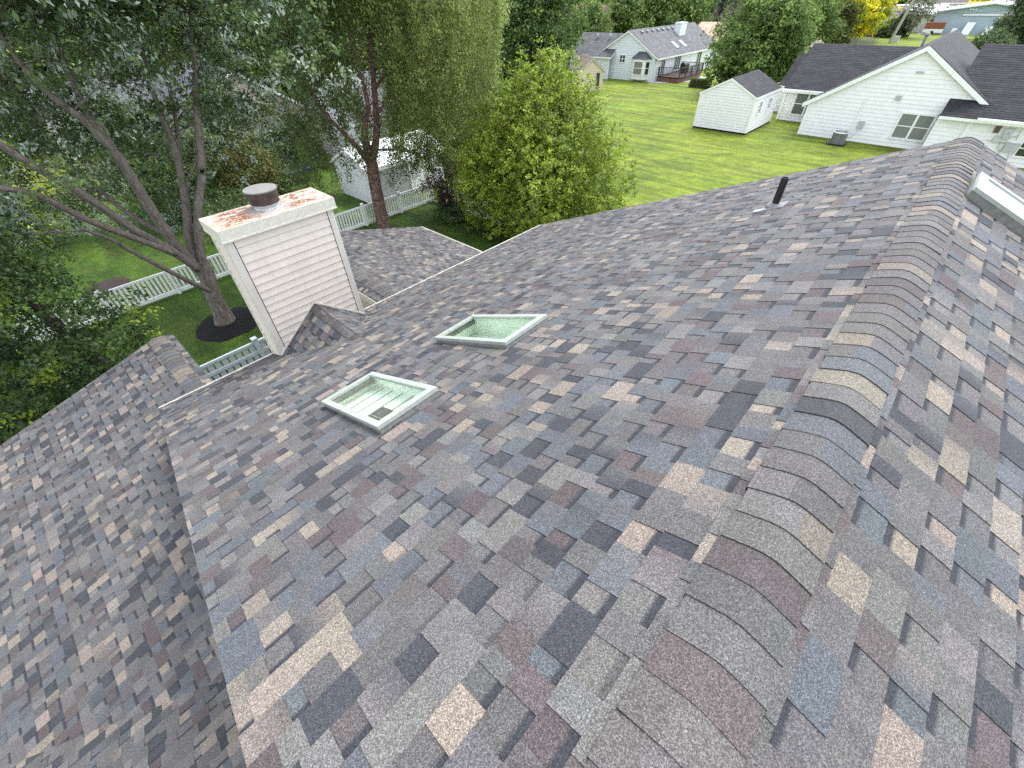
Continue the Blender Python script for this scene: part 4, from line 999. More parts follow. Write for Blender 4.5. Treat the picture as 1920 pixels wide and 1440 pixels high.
def limb(mb, pts, k=9):
    """pts: (px, py, distance, radius) surveyed from the photo; smoothed into a tapering limb"""
    P = np.array([at(a, b, d) for a, b, d, r in pts]); r = np.array([q[3] * .9 for q in pts])
    if pts[0][3] > .08:
        for (a0_, b0_, _, r0_), (a1_, b1_, _, r1_) in zip(pts[:-1], pts[1:]):
            if r1_ >= .055: LIMBPX.extend((a0_ + (a1_ - a0_) * k_ / 5, b0_ + (b1_ - b0_) * k_ / 5) for k_ in range(6))
    t = np.linspace(0, len(P) - 1, (len(P) - 1) * 4 + 1); out = []
    for x in t:
        i = min(int(x), len(P) - 2); f = x - i
        p0, p1, p2, p3 = P[max(i - 1, 0)], P[i], P[i + 1], P[min(i + 2, len(P) - 1)]
        out.append(0.5 * (2 * p1 + (p2 - p0) * f + (2 * p0 - 5 * p1 + 4 * p2 - p3) * f * f + (3 * p1 - p0 - 3 * p2 + p3) * f ** 3))
    rr = np.interp(t, np.arange(len(P)), r) * (1 + 0.05 * np.sin(t * 9))
    mb.tube(out, list(rr), k)
    return np.array(out), rr
def twigs(mb, skeleton, targets, r=0.02, k=5):
    S = np.concatenate(skeleton)
    for c in targets:
        d = np.linalg.norm(S - c, axis=1) + 0.35 * np.maximum(0, S[:, 2] - c[2]); p = S[d.argmin()]
        L = np.linalg.norm(c - p)
        if L > 4.5 or L < .15: continue
        mid = (p + c) / 2 + rng.normal(size=3) * L * .08 + Z_ * L * .07
        mb.tube([p, (p + mid) / 2 + rng.normal(size=3) * L * .03, mid, (mid + c) / 2 + rng.normal(size=3) * L * .03, c], [r * 1.6, r * 1.3, r, r * .7, r * .35], k)

# ---- silver maple
LF = 1.0
mpl = thing('maple_tree', (2.33, 17.65, 0), 'silver maple with many spreading limbs and silvery leaves beside the chimney', 'tree')
mb = MB(); sk = []
base = at(424, 604, 17.78); base[2] = 0.03
tr0 = [(384, 503, 17.85, .26)]
P0 = [base, at(417, 588, 17.8), at(398, 548, 17.85), at(384, 505, 17.85), at(378, 488, 17.9)]
mb.tube([base - Z_ * .05, base + Z_ * .12] + P0[1:], [.46, .36, .31, .275, .27, .2], 14)
for L in (
    [(388, 520, 17.85, .2), (376, 475, 17.8, .165), (371, 400, 17.85, .145), (379, 328, 18.0, .135), (376, 280, 18.1, .125), (368, 200, 18.2, .11), (366, 130, 18.3, .095), (360, 60, 18.4, .075), (357, -20, 18.5, .06), (352, -120, 18.6, .035)],
    [(388, 515, 17.9, .2), (359, 470, 18.0, .165), (350, 400, 18.2, .145), (344, 350, 18.3, .13), (325, 270, 18.5, .115), (300, 212, 18.7, .10), (292, 185, 18.8, .08), (272, 110, 19.1, .05), (255, 30, 19.4, .03)],
    [(347, 372, 18.3, .09), (336, 292, 18.8, .085), (330, 230, 19.2, .07), (308, 110, 19.6, .05), (296, 20, 20, .03)],
    [(350, 340, 18.3, .06), (366, 310, 18.2, .045), (374, 290, 18.1, .04)],
    [(392, 525, 17.8, .22), (338, 470, 17.7, .19), (290, 402, 17.5, .175), (245, 330, 17.3, .155), (215, 285, 17.2, .13), (150, 220, 17.0, .10), (95, 180, 16.8, .08), (40, 120, 16.6, .06), (-10, 50, 16.5, .035)],
    [(222, 295, 17.3, .11), (188, 240, 17.6, .115), (160, 204, 18.0, .10), (120, 110, 18.6, .06), (95, 30, 19, .03)],
    [(372, 505, 17.6, .16), (318, 468, 17.3, .145), (250, 430, 17.0, .135), (185, 385, 16.6, .125), (130, 350, 16.3, .115), (60, 310, 16.0, .10), (0, 270, 15.7, .085), (-70, 220, 15.4, .05)],
    [(330, 476, 17.3, .11), (235, 440, 16.8, .105), (170, 415, 16.4, .095), (110, 385, 16.1, .09), (60, 362, 15.8, .085), (0, 353, 15.5, .075), (-70, 350, 15.2, .05)],
    [(396, 545, 17.7, .12), (372, 536, 17.5, .10), (330, 515, 17.2, .085), (245, 470, 16.7, .07), (208, 449, 16.4, .055), (150, 428, 16.0, .03)],
    [(310, 440, 18.2, .09), (240, 400, 18.8, .08), (180, 350, 19.4, .065), (110, 290, 20, .05), (20, 190, 20.5, .035)],
    [(80, 228, 18.0, .07), (40, 180, 18.6, .065), (0, 130, 19.0, .05)],
):
    s_, _r = limb(mb, L); sk.append(s_)
lv = Leaves(); tg = []
gaps = [(212, 265, 256, 372), (385, 225, 480, 285), (105, 415, 372, 600), (395, 330, 480, 420), (170, 205, 220, 250), (255, 395, 345, 480), (510, 195, 540, 222)]
for gx in range(-60, 585, 46):
    for gy in range(-70, 440, 42):
        for d, pr in ((15.6, .42), (17.4, .62), (19.6, .7), (21.6, .55)):
            px, py = gx + rnd.uniform(-24, 24), gy + rnd.uniform(-22, 22)
            if rnd.random() > pr: continue
            if any(a < px < c and b < py < e for a, b, c, e in gaps) and rnd.random() < .88: continue
            if py > 345 and px > 235 and rnd.random() < .6: continue
            if px > 500 and rnd.random() < (px - 500) / 110: continue
            if py > 300 and px > 385: continue
            c = at(px, py, d + rnd.uniform(-.8, .8))
            if d < 17 and py > 90 and rnd.random() < .86: continue
            if d < 18.2 and py > 150 and rnd.random() < .55: continue
            if d < 18.9 and near_limb(px, py, 34) and rnd.random() < .85: continue
            n = int(250 * rnd.uniform(.5, 1.2) * LF); r = rnd.uniform(.36, .62)
            cen, ti = tufts(c, n, np.array([r, r, r * .7]), 9, .12)
            ps = rnd.choice([.04, .08, .14, .2, .32, .55])
            if py < 210: ps = min(.8, ps * 1.5)
            b = rnd.choice([(.022, .036, .014), (.034, .055, .020), (.050, .077, .027), (.070, .100, .034)])
            cc = colr(n, b, .3, (.30, .36, .30), .05)
            pale = (rng.random(9) < ps)[ti] & (rng.random(n) < .75); cc[pale] = np.array((.44, .52, .44)) * rng.uniform(.55, 1.25, (pale.sum(), 1))
            lv.add(cen, .13, cc, .5, .6, .52); tg.append(c)
for i in range(120):     # the part of the crown above the picture
    c = np.array([2.6 + rnd.uniform(-5, 5.5), 17.6 + rnd.uniform(-3.5, 4), 10.4 + rnd.uniform(0, 4.5)]); n = 380
    lv.add(c + rng.normal(size=(n, 3)) * .75, .24, colr(n, (.035, .065, .022), .3), .5, .5, .55)
twigs(mb, sk, [t for t in tg if rnd.random() < .42], .017)
mb.build('trunk', 'bark', mpl, smooth=True); lv.build('crown', 'leaf', mpl)

# ---- dense tree hanging over the lower left
dt = thing('hackberry_tree', (-1.4, 14.2, 0), 'dense dark green tree crowding the lower left roof edge', 'tree')
mb = MB(); lv = Leaves(); tg = []
rt = np.array([-1.4, 14.2, 0]); s_ = [rt + Z_ * z + np.array([math.sin(z) * .1, 0, 0]) for z in np.linspace(-.05, 5.0, 14)]
mb.tube(s_, list(np.linspace(.26, .06, 14)), 10); sk = [np.array(s_)]
def top_edge(px): return np.interp(px, [-80, 0, 60, 130, 200, 260, 300, 335], [360, 395, 440, 520, 560, 580, 605, 660])
for gx in range(-90, 345, 26):
    for gy in range(370, 900, 26):
        for d, pr in ((12.6, .65), (13.9, .65), (15.3, .55)):
            px, py = gx + rnd.uniform(-14, 14), gy + rnd.uniform(-14, 14)
            te = top_edge(px)
            if py < te + 8 or rnd.random() > pr * min(1, .25 + (py - te) / 110): continue
            if py > 910 - px * .85: continue
            c = at(px, py, d + rnd.uniform(-.5, .5))
            if c[1] < 11.1 or c[2] < .15: continue
            n = int(100 * rnd.uniform(.6, 1.3) * LF); r = rnd.uniform(.16, .30)
            low = (py - te) / 250; cen, ti = tufts(c, n, np.array([r, r, r * .7]), 5, .085)
            b = rnd.choice([(.012, .023, .008), (.016, .031, .010), (.024, .044, .012), (.036, .060, .015)]) if rnd.random() > .03 + .14 * (low > .55) else (.10, .135, .016)
            lv.add(cen, .098, colr(n, b, .3, (.22, .28, .2), .012), .6, .35, .6); tg.append(c)
twigs(mb, sk, [t for t in tg if rnd.random() < .05], .012)
mb.build('trunk', 'bark_dark', dt, smooth=True); lv.build('crown', 'leaf', dt)

# ---- river birch
br = thing('birch_tree', (11.8, 20.6, 0), 'river birch with peeling red brown trunk and drooping fine leaves', 'tree')
mb = MB(); sk = []; b0 = np.array([11.8, 20.6, -.05])
mb.tube([b0, b0 + Z_ * .15, at(713, 395, 23.72), at(704, 350, 23.75), at(698, 312, 23.8), at(694, 292, 23.8)], [.46, .38, .33, .30, .29, .26], 14)
for L in (
    [(696, 308, 23.8, .26), (705, 265, 23.8, .185), (706, 222, 23.9, .17), (702, 170, 24.0, .145), (697, 110, 24.1, .115), (694, 50, 24.2, .085), (690, -30, 24.3, .05), (688, -120, 24.3, .03)],
    [(697, 312, 23.8, .25), (686, 268, 23.7, .2), (684, 235, 23.6, .165), (690, 200, 23.5, .12), (676, 140, 23.3, .09), (655, 60, 23.1, .06), (640, -30, 23, .03)],
    [(697, 315, 23.8, .17), (672, 278, 23.5, .12), (645, 250, 23.2, .095), (612, 215, 22.8, .07), (570, 150, 22.4, .045), (540, 90, 22, .025)],
    [(704, 282, 23.7, .06), (730, 280, 23.4, .05), (765, 284, 23.1, .042), (805, 300, 22.7, .034), (850, 322, 22.3, .02)],
    [(706, 215, 23.9, .08), (750, 160, 24.2, .07), (800, 110, 24.4, .055), (850, 60, 24.6, .04), (890, 30, 24.8, .02)],
    [(702, 170, 24.0, .08), (740, 110, 23.4, .06), (790, 50, 22.8, .04), (830, 0, 22.4, .025)],
    [(686, 230, 23.6, .07), (640, 190, 24.4, .05), (590, 170, 25.2, .035), (545, 160, 25.8, .02)],
):
    s_, _r = limb(mb, L); sk.append(s_)
lv = Leaves(); tg = []
gaps = [(600, 235, 665, 335), (655, 285, 700, 345), (682, 120, 718, 320), (700, 290, 835, 420)]
for gx in range(515, 955, 17):
    for gy in range(-70, 350, 26):
        for d, pr in ((21.6, .55), (23.0, .55), (24.6, .6), (26.2, .6)):
            px, py = gx + rnd.uniform(-10, 10), gy + rnd.uniform(-13, 13)
            if px > 700 and d > 24: pr = 1.0
            if d < 24 and near_limb(px, py + 22, 20) and rnd.random() < .8: continue
            if rnd.random() > pr * 1.15: continue
            if any(a < px < c and b < py < e for a, b, c, e in gaps) and (d < 24 or rnd.random() < .55) and rnd.random() < .9: continue
            lim = np.interp(px, [510, 560, 620, 700, 780, 830, 880, 930, 960], [300, 345, 355, 300, 300, 320, 300, 190, 60])
            if py > lim - 20: continue
            if px < 560 and rnd.random() < (560 - px) / 60: continue
            if px > np.interp(py, [-70, 60, 200, 330], [955, 935, 925, 905]): continue
            c = at(px, py, d + rnd.uniform(-.6, .6)); Ls = rnd.uniform(.5, 1.3); n = int(150 * Ls * LF)
            h = rng.random(n); cen = c + np.stack([rng.normal(size=n) * .13 + h * rnd.uniform(-.15, .15), rng.normal(size=n) * .13, -h * Ls], axis=1)
            right = min(1, max(0, (px - 620) / 250))  # sunlit side put into the leaf colour, lighter towards the right
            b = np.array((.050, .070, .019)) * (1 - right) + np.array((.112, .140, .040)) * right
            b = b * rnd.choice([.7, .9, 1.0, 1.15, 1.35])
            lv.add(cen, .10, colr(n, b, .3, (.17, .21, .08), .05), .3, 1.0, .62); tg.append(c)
for i in range(9):      # strands hanging beside the trunk in front of the shed
    for px, py in ((722, 300), (742, 312), (760, 300), (735, 335), (790, 300), (770, 318), (668, 285), (690, 275), (815, 285), (840, 300), (650, 300), (800, 270), (775, 285)):
        c = at(px + rnd.uniform(-14, 14), py - 12 + rnd.uniform(-12, 12), 23 + rnd.uniform(-.8, .8)); n = 34; h = rng.random(n)
        lv.add(c + np.stack([rng.normal(size=n) * .09, rng.normal(size=n) * .09, -h * .8], axis=1), .08, colr(n, (.035, .055, .018), .3), .3, 1.0, .6)
for i in range(95):
    c = np.array([12.6 + rnd.uniform(-3, 3), 20.4 + rnd.uniform(-3, 3), 10.4 + rnd.uniform(0, 4.5)]); n = 340
    lv.add(c + rng.normal(size=(n, 3)) * np.array([.6, .6, .9]), .17, colr(n, (.06, .09, .02), .3), .3, 1.0, .6)
twigs(mb, sk, [t for t in tg if rnd.random() < .10], .014)
mb.build('trunk', 'bark_birch', br, smooth=True); lv.build('crown', 'leaf', br)

# ---- generic trees
def crown_profile(lv, c, prof, n_cl, per, size, cols, clr=.35, seed_up=.5, droop=.2, shell=.55, flat=.75, asp=.6, alt=None, palt=0.0, lobs=1.0):
    """clumps of leaves through the volume of a crown whose radius follows prof = [(z, r), ...]"""
    zs = [p[0] for p in prof]; rs = [p[1] for p in prof]; out = []
    zz = np.linspace(zs[0], zs[-1], 200); ww = np.interp(zz, zs, rs) ** 1.5 + .05; ww /= ww.sum()
    lob = [(rnd.uniform(0, 6.28), lobs * rnd.uniform(.06, .16), rnd.randint(2, 5), rnd.uniform(-1, 1)) for _ in range(5)]
    for i in range(n_cl):
        z = rng.choice(zz, p=ww); R_ = np.interp(z, zs, rs); t = rnd.uniform(0, 2 * math.pi)
        R_ *= 1 + sum(a * math.sin(k * t + p_ + z * q_) for p_, a, k, q_ in lob)
        r = R_ * (rnd.random() ** shell)
        cc = np.array([c[0] + r * math.cos(t), c[1] + r * math.sin(t), z])
        b = np.array(cols[rnd.randrange(len(cols))])
        q = clr * rnd.uniform(.6, 1.3)
        n = int(per * rnd.uniform(.7, 1.3))
        cen, ti = tufts(cc, n, np.array([q, q, q * flat]), 6, q * .42)
        lv.add(cen, size, colr(n, b, .28, alt, palt), seed_up, droop, asp, outward=np.array([math.cos(t), math.sin(t), 0]) * .8)
        out.append(cc)
    return out
def tree(name, label, c, prof, n_cl, per, size, cols, bark='bark_dark', trunk_r=.18, cat='tree', group=None, stems=1, ntw=14, mat='leaf', **kw):
    h = thing(name, (c[0], c[1], 0), label, cat, group); mb = MB(); lv = Leaves()
    zt = prof[-1][0] * .82; sk = []
    for s in range(stems):
        a = 2 * math.pi * s / max(stems, 1) + .4; sp = .0 if stems == 1 else prof[-1][0] * .16
        pts = [np.array([c[0] + math.cos(a) * sp * (i / 9) + .05 * math.sin(i * 1.9), c[1] + math.sin(a) * sp * (i / 9) + .05 * math.cos(i * 1.3), -.04 + zt * i / 9]) for i in range(10)]
        mb.tube(pts, list(np.linspace(trunk_r, trunk_r * .2, 10)), 9); sk.append(np.array(pts[2:]))
    tg = crown_profile(lv, c, prof, n_cl, per, size, cols, **kw)
    rnd.shuffle(tg); twigs(mb, sk, tg[:ntw], max(.008, trunk_r * .13))
    mb.build('trunk', bark, h, smooth=True); lv.build('crown', mat, h)
    return h
def dup(h, loc, s, label, rot=0.0, group=None):
    r = h.copy(); COL.objects.link(r); r.location = loc; r.scale = (s, s, s); r.rotation_euler = (0, 0, rot); r['label'] = label
    if group: r['group'] = group
    for ch in h.children:
        k = ch.copy(); COL.objects.link(k); k.parent = r; k.matrix_parent_inverse = ch.matrix_parent_inverse.copy()
    return r
PEAR = [(.092, .128, .012), (.122, .160, .017), (.150, .190, .026), (.062, .094, .012)]
tree('pear_tree', 'bright yellow green bushy tree with upright top at the lawn edge', (17.3, 14.15), [(.15, 2.6), (.8, 3.6), (1.8, 3.95), (3.0, 3.85), (4.3, 3.35), (5.4, 2.6), (6.2, 1.75), (6.8, .95), (7.25, .25)], 1750, 80, .115, PEAR, trunk_r=.16, stems=3, ntw=60, clr=.19, shell=.55, alt=(.22, .27, .07), palt=.07, droop=-.15, flat=2.1, lobs=.4)
DK = [(.026, .046, .013), (.036, .062, .016), (.052, .082, .020)]
MID = [(.040, .066, .016), (.058, .090, .020), (.080, .118, .026)]
tree('broadleaf_tree', 'tall dark green tree with bare trunk behind the yellow green tree', (37.8, 32.6), [(2.0, 2.2), (3.5, 3.9), (6, 4.3), (9, 3.8), (11.5, 2.2), (12.5, .4)], 430, 85, .24, MID[:2] + DK, trunk_r=.26, stems=1, ntw=26, clr=.62, shell=.5)
tree('broadleaf_tree', 'slim dark tree left of the tall dark green tree', (31.2, 33.4), [(.8, 1.6), (3.0, 2.6), (6, 2.9), (9, 2.5), (12, .6)], 240, 80, .24, DK, trunk_r=.2, ntw=20, clr=.55, shell=.5)
big = tree('maple_tree', 'big round crowned green tree behind the white garden shed', (62.8, 20.2), [(.5, 2.6), (1.6, 4.4), (3.5, 5.0), (6.0, 4.7), (8.2, 3.5), (9.8, 1.6), (10.4, .3)], 560, 80, .30, MID, trunk_r=.3, ntw=10, clr=.62, shell=.4, mat='leaf_dark')
far_a = tree('broadleaf_tree', 'rounded mid green tree left of the pale blue house', (73.5, 50.5), [(.6, 2.2), (2, 3.3), (4, 3.6), (6.2, 2.8), (7.8, 1.2), (8.2, .2)], 260, 60, .34, MID, trunk_r=.2, ntw=4, clr=.55, shell=.4, mat='leaf_dark')
g = 'trees far behind the houses'
spots = [
    (1165, 40, 104, 1.25, 'green tree just right of the cedar house'), (1205, 30, 108, 1.3, 'tree behind the left half of the pale blue roof'), (1245, 20, 110, 1.45, 'dark wide tree above the middle of the pale blue roof'),
    (1290, 25, 112, 1.35, 'tree above the chimney of the pale blue house'), (1325, 10, 135, 1.5, 'tree behind the spruces'), (1120, 10, 128, 1.5, 'tree above the cedar house'), (1060, 20, 130, 1.6, 'tree left above the cedar house'),
    (1010, 10, 96, 1.6, 'tall tree behind the dark green tree'), (880, 20, 70, 1.5, 'tree filling the gap beside the birch'), (960, 0, 80, 1.7, 'tree high above the yellow green tree'),
    (1180, -20, 170, 2.2, 'faint tree at the very top centre'), (1260, -25, 175, 2.2, 'second faint tree at the top centre'), (1420, -20, 150, 2.0, 'tree rising behind the big round tree'), (1530, 15, 112, 1.15, 'tree right behind the big round tree'),
    (1505, -10, 160, 1.9, 'tree top between the big round tree and the yellow tree'), (1690, -20, 210, 1.7, 'tree behind the brick house'), (1600, -25, 200, 2.0, 'tree behind the yellow tree'),
    (1780, -25, 235, 2.0, 'tree behind the cream building'), (1880, -35, 230, 1.6, 'tree behind the brown building at the corner'), (820, 0, 90, 1.7, 'tree far behind the birch crown'), (740, -10, 84, 1.6, 'tree far behind the birch top'),
    (560, 10, 72, 1.4, 'tree behind the white house'), (480, 0, 78, 1.5, 'tree behind the tan house gable'), (835, 190, 36, .95, 'leafy tree between the storage shed and the yellow green tree'), (650, 120, 47, 1.2, 'tree behind the white house roof'), (380, 20, 70, 1.3, 'tree behind the tan house roof'), (280, 10, 74, 1.5, 'tree over the tan house'), (190, 20, 66, 1.3, 'tree behind the left end of the tan house'),
    (90, 30, 62, 1.4, 'tree seen through the maple limbs'), (0, 40, 58, 1.4, 'tree at the left edge behind the maple')]
for i, (px, py, d, s, lab) in enumerate(spots):
    q = at(px, py, d); dup(far_a, (q[0], q[1], 0), s, lab, rnd.uniform(0, 6), g)
far_a['group'] = g
tree('broadleaf_tree', 'green tree between the maple limbs and the tan house', (4.6, 30.6), [(1.2, 1.6), (2.4, 2.5), (4.0, 2.6), (5.4, 1.6), (6.0, .3)], 250, 64, .17, [(.034, .054, .018), (.046, .072, .022), (.06, .09, .026)], trunk_r=.13, ntw=20, clr=.4, shell=.5)
tree('broadleaf_tree', 'small green tree in front of the tan gable', (9.6, 32.8), [(1.6, 1.4), (2.8, 2.1), (4.2, 2.0), (5.4, 1.0), (5.8, .2)], 150, 60, .16, [(.034, .054, .018), (.046, .072, .022)], trunk_r=.1, ntw=20, clr=.36, shell=.5)
# pale yellow garden trees behind the maple limbs
YG = [(.13, .16, .02), (.17, .2, .03), (.09, .13, .02)]
tree('broadleaf_tree', 'light yellow green tree seen left between the maple limbs', (-2.2, 33.0), [(.3, 1.8), (1.5, 2.8), (3.2, 2.6), (4.6, 1.4), (5.1, .2)], 200, 60, .2, YG, trunk_r=.14, ntw=6, clr=.45, shell=.45)
tree('dogwood_tree', 'small olive brown tree behind the chimney', (8.8, 28.9), [(.5, .9), (1.2, 1.5), (2.2, 1.7), (3.0, 1.2), (3.4, .3)], 180, 62, .13, [(.055, .06, .018), (.085, .075, .022), (.05, .065, .016)], trunk_r=.08, stems=3, ntw=20, clr=.26, shell=.5)
tree('rounded_shrub', 'tall dark bush covering the windows of the tan house', (9.8, 35.2), [(.1, 1.6), (1.2, 2.2), (2.4, 1.9), (3.3, .3)], 230, 60, .16, [(.03, .05, .018), (.045, .07, .024)], trunk_r=.06, cat='shrub', ntw=4, clr=.32)
tree('rounded_shrub', 'bushy shrub at the right corner of the tan house', (13.9, 34.8), [(.1, 1.5), (1.2, 1.9), (2.3, 1.5), (3.0, .3)], 200, 60, .16, [(.03, .05, .018), (.05, .078, .026)], trunk_r=.06, cat='shrub', ntw=4, clr=.32)
tree('rounded_shrub', 'pale green shrub in front of the tan house', (5.2, 34.4), [(.1, 1.5), (.8, 1.9), (1.6, 1.5), (2.2, .4)], 150, 60, .15, [(.06, .085, .04), (.09, .12, .06)], trunk_r=.05, cat='shrub', ntw=4, clr=.3)
tree('rounded_shrub', 'dark green shrub directly behind the chimney cap', (6.6, 26.2), [(.1, 1.5), (.7, 1.9), (1.3, 1.5), (1.7, .4)], 170, 60, .12, [(.03, .05, .018), (.045, .07, .024), (.07, .09, .04)], trunk_r=.05, cat='shrub', ntw=4, clr=.28)
tree('rounded_shrub', 'leafy shrub beside the trampoline', (9.7, 30.8), [(.1, 1.3), (1.2, 1.6), (2.2, 1.2), (3.0, .2)], 150, 60, .14, [(.035, .06, .018), (.06, .09, .03)], trunk_r=.05, cat='shrub', ntw=4, clr=.3)
rf = tree('flowering_shrub', 'low bush with dark red flowers seen through the maple', (5.0, 31.6), [(.1, .6), (.5, .6), (.9, .2)], 50, 50, .12, [(.03, .05, .015)], trunk_r=.03, cat='shrub', ntw=2, clr=.2, alt=(.2, .008, .010), palt=.35)
tree('smoke_bush', 'purple leaved shrub by the picket fence', (15.0, 19.0), [(.55, .2), (1.0, .9), (1.7, 1.25), (2.3, 1.0), (2.8, .3)], 95, 60, .085, [(.028, .018, .019), (.042, .026, .026), (.024, .02, .018)], trunk_r=.035, stems=4, ntw=40, cat='shrub', clr=.2, shell=.5)
tree('rounded_shrub', 'small mounded grey green shrub at the foot of the purple shrub', (14.95, 18.75), [(.02, .95), (.35, .95), (.7, .6), (.9, .15)], 170, 70, .07, [(.04, .065, .022), (.055, .085, .03)], trunk_r=.03, cat='shrub', ntw=2, clr=.13)
m_ = onZ(1311, 164); 
hd = thing('clipped_hedge', (63.4, 26.3, 0), 'short clipped green hedge beside the deck lawn', 'hedge'); lv = Leaves()
n = 5200; cen = np.stack([63.4 + rng.uniform(-.5, .5, n), 26.3 + rng.uniform(-1.3, 1.3, n), np.minimum(.85, rng.uniform(.02, 1.25, n))], axis=1); lv.add(cen, .13, colr(n, (.05, .08, .014), .35), .5, 0, .6); lv.build('foliage', 'leaf_dark', hd)
mb = MB(); mb.box((63.0, 25.1, 0), (63.8, 27.5, .6)); mb.build('stems', 'bark_dark', hd)
# far right planting
tree('arborvitae_tree', 'dense bronze green columnar evergreen left of the yellow tree', (117.3, 25.2), [(.1, 2.4), (2.5, 2.7), (5.0, 2.5), (6.6, 1.7), (7.2, .3)], 260, 60, .32, [(.035, .042, .008), (.055, .055, .012), (.028, .038, .008)], trunk_r=.2, ntw=2, clr=.45, mat='leaf_dark', shell=.35)
tree('locust_tree', 'golden yellow leaved tree standing beyond the ranch house roof', (137.5, 24.9), [(1.4, 2.2), (3.0, 4.3), (5.0, 4.8), (7.5, 4.2), (9.5, 2.2), (10.3, .3)], 330, 55, .42, [(.34, .30, .01), (.24, .24, .012), (.13, .16, .015)], trunk_r=.22, ntw=20, clr=.6, shell=.5)
tree('rounded_shrub', 'large clipped round shrub in front of the brick house', (151.0, 21.6), [(.05, 1.9), (1.2, 2.3), (2.3, 2.0), (3.2, .9), (3.4, .1)], 160, 60, .26, [(.05, .07, .025), (.065, .085, .035)], trunk_r=.1, cat='shrub', ntw=2, clr=.3, mat='leaf_dark', shell=.3)
con = tree('conifer_tree', 'dark narrow conifer right of the round shrub', (152.0, 19.6), [(.1, 1.3), (1.5, 1.3), (3.5, .8), (5.0, .1)], 130, 60, .26, [(.018, .034, .012), (.026, .045, .016)], trunk_r=.1, ntw=2, clr=.3, mat='leaf_dark', group='dark conifers')
dup(con, (153.4, 18.9, 0), .8, 'smaller dark conifer tucked behind the utility pole', 1.0, 'dark conifers')
tree('hawthorn_tree', 'sparse grey green tree in front of the cream building', (150.5, 17.2), [(1.2, .8), (2.6, 2.4), (4.5, 3.2), (6.5, 2.8), (8.5, .8)], 95, 42, .34, [(.10, .11, .07), (.07, .08, .05), (.13, .13, .09)], bark='bark', trunk_r=.12, stems=2, ntw=50, clr=.45, shell=.6)
tree('pine_tree', 'dark green pine at the right edge of the photo', (130.0, -.2), [(.2, 3.0), (2, 3.4), (5, 2.8), (8, 1.6), (10.5, .2)], 300, 60, .34, [(.022, .04, .014), (.035, .055, .02), (.06, .08, .035)], trunk_r=.25, ntw=12, clr=.5, mat='leaf_dark')
tree('broadleaf_tree', 'low spreading bush under the pine at the right edge', (124.0, 1.8), [(.1, 2.2), (1.0, 2.6), (2.2, 1.8), (2.8, .2)], 180, 60, .3, [(.035, .055, .02), (.055, .08, .03)], trunk_r=.1, ntw=4, clr=.42, cat='shrub')
# spruces
def spruce(c, h, r, label, group):
    t = thing('spruce_tree', (c[0], c[1], 0), label, 'tree', group); mb = MB(); lv = Leaves()
    mb.tube([(c[0], c[1], -.05), (c[0], c[1], h)], [.22, .03], 8)
    for i in range(30):
        z = h * (.08 + .9 * i / 29); rr = r * (1 - (z / h)) + .15
        for j in range(9):
            a = rnd.uniform(0, 6.28); n = 26; s = rng.random(n)
            cen = np.stack([c[0] + math.cos(a) * rr * s, c[1] + math.sin(a) * rr * s, z - .35 * rr * s], axis=1) + rng.normal(size=(n, 3)) * .12
            lv.add(cen, .34, colr(n, rnd.choice([(.018, .03, .026), (.028, .044, .038), (.05, .07, .062)]), .3), .5, .6, .4)
    mb.build('trunk', 'bark_dark', t); lv.build('crown', 'leaf_dark', t)
q = at(1345, 45, 118); spruce(q, 13, 3.4, 'blue green spruce left of the pair above the pink roof', 'spruces')
q = at(1372, 40, 122); spruce(q, 15, 3.4, 'taller blue green spruce right of the pair above the pink roof', 'spruces')

# ================================================================== SMALL THINGS
up_ = thing('utility_pole', (137, 18.3, 0), 'leaning grey wooden utility pole on the far lawn', 'pole')
a0, a1 = onZ(1668, 80), at(1713, 0, 137.5); a2 = a0 + (a1 - a0) * 1.45; a2[2] = a0[2] + (a1[2] - a0[2]) * 1.45
m = MB(); m.tube([a0 - Z_ * .1, a2], [.30, .24], 10); m.build('shaft', 'pole', up_)
m = MB(); m.box((a2[0] - .1, a2[1] - 1.2, a2[2] - .6), (a2[0] + .1, a2[1] + 1.2, a2[2] - .4)); m.build('crossarm', 'pole', up_)
m = MB(); w0 = onX(1693, 17, a0[0]); w1 = onX(1930, 12, 163)
m.tube([w0 + (w1 - w0) * t - Z_ * .9 * 4 * t * (1 - t) for t in np.linspace(0, 1, 14)], .03, 5); m.build('service_wire', 'wire', up_)
q = onZ(1678, 79); m = MB(); m.box(q + [-.4, -.5, 0], q + [.4, .5, .9]); m.box(q + [-.45, -.55, .9], q + [.45, .55, 1.0])
tag(m.build('transformer_box', 'ac_light'), 'small pale utility cabinet on the lawn beside the pole', 'utility box')
wf = thing('wooden_fence', (125, 24, 0), 'weathered grey board fence below the yellow tree', 'fence')
A_, B_ = onZ(1562, 79), onZ(1625, 80); A_ = np.array([122.5, 25.0, 0]); B_ = np.array([124.5, 18.9, 0])
L_ = np.linalg.norm(B_ - A_); d_ = (B_ - A_) / L_; s_ = np.cross(Z_, d_)
m = MB()
for j in range(int(L_ / .3)): m.obox(A_ + d_ * .3 * j, d_, s_, Z_, .2, .03, 1.5 + rnd.uniform(-.04, .04))
m.build('board_panel', 'wood_grey', wf)
for t in (0, .5, 1):
    m = MB(); m.obox(A_ + d_ * L_ * t - s_ * .12, d_, s_, Z_, .12, .12, 1.6); m.build('post', 'wood_grey', wf)
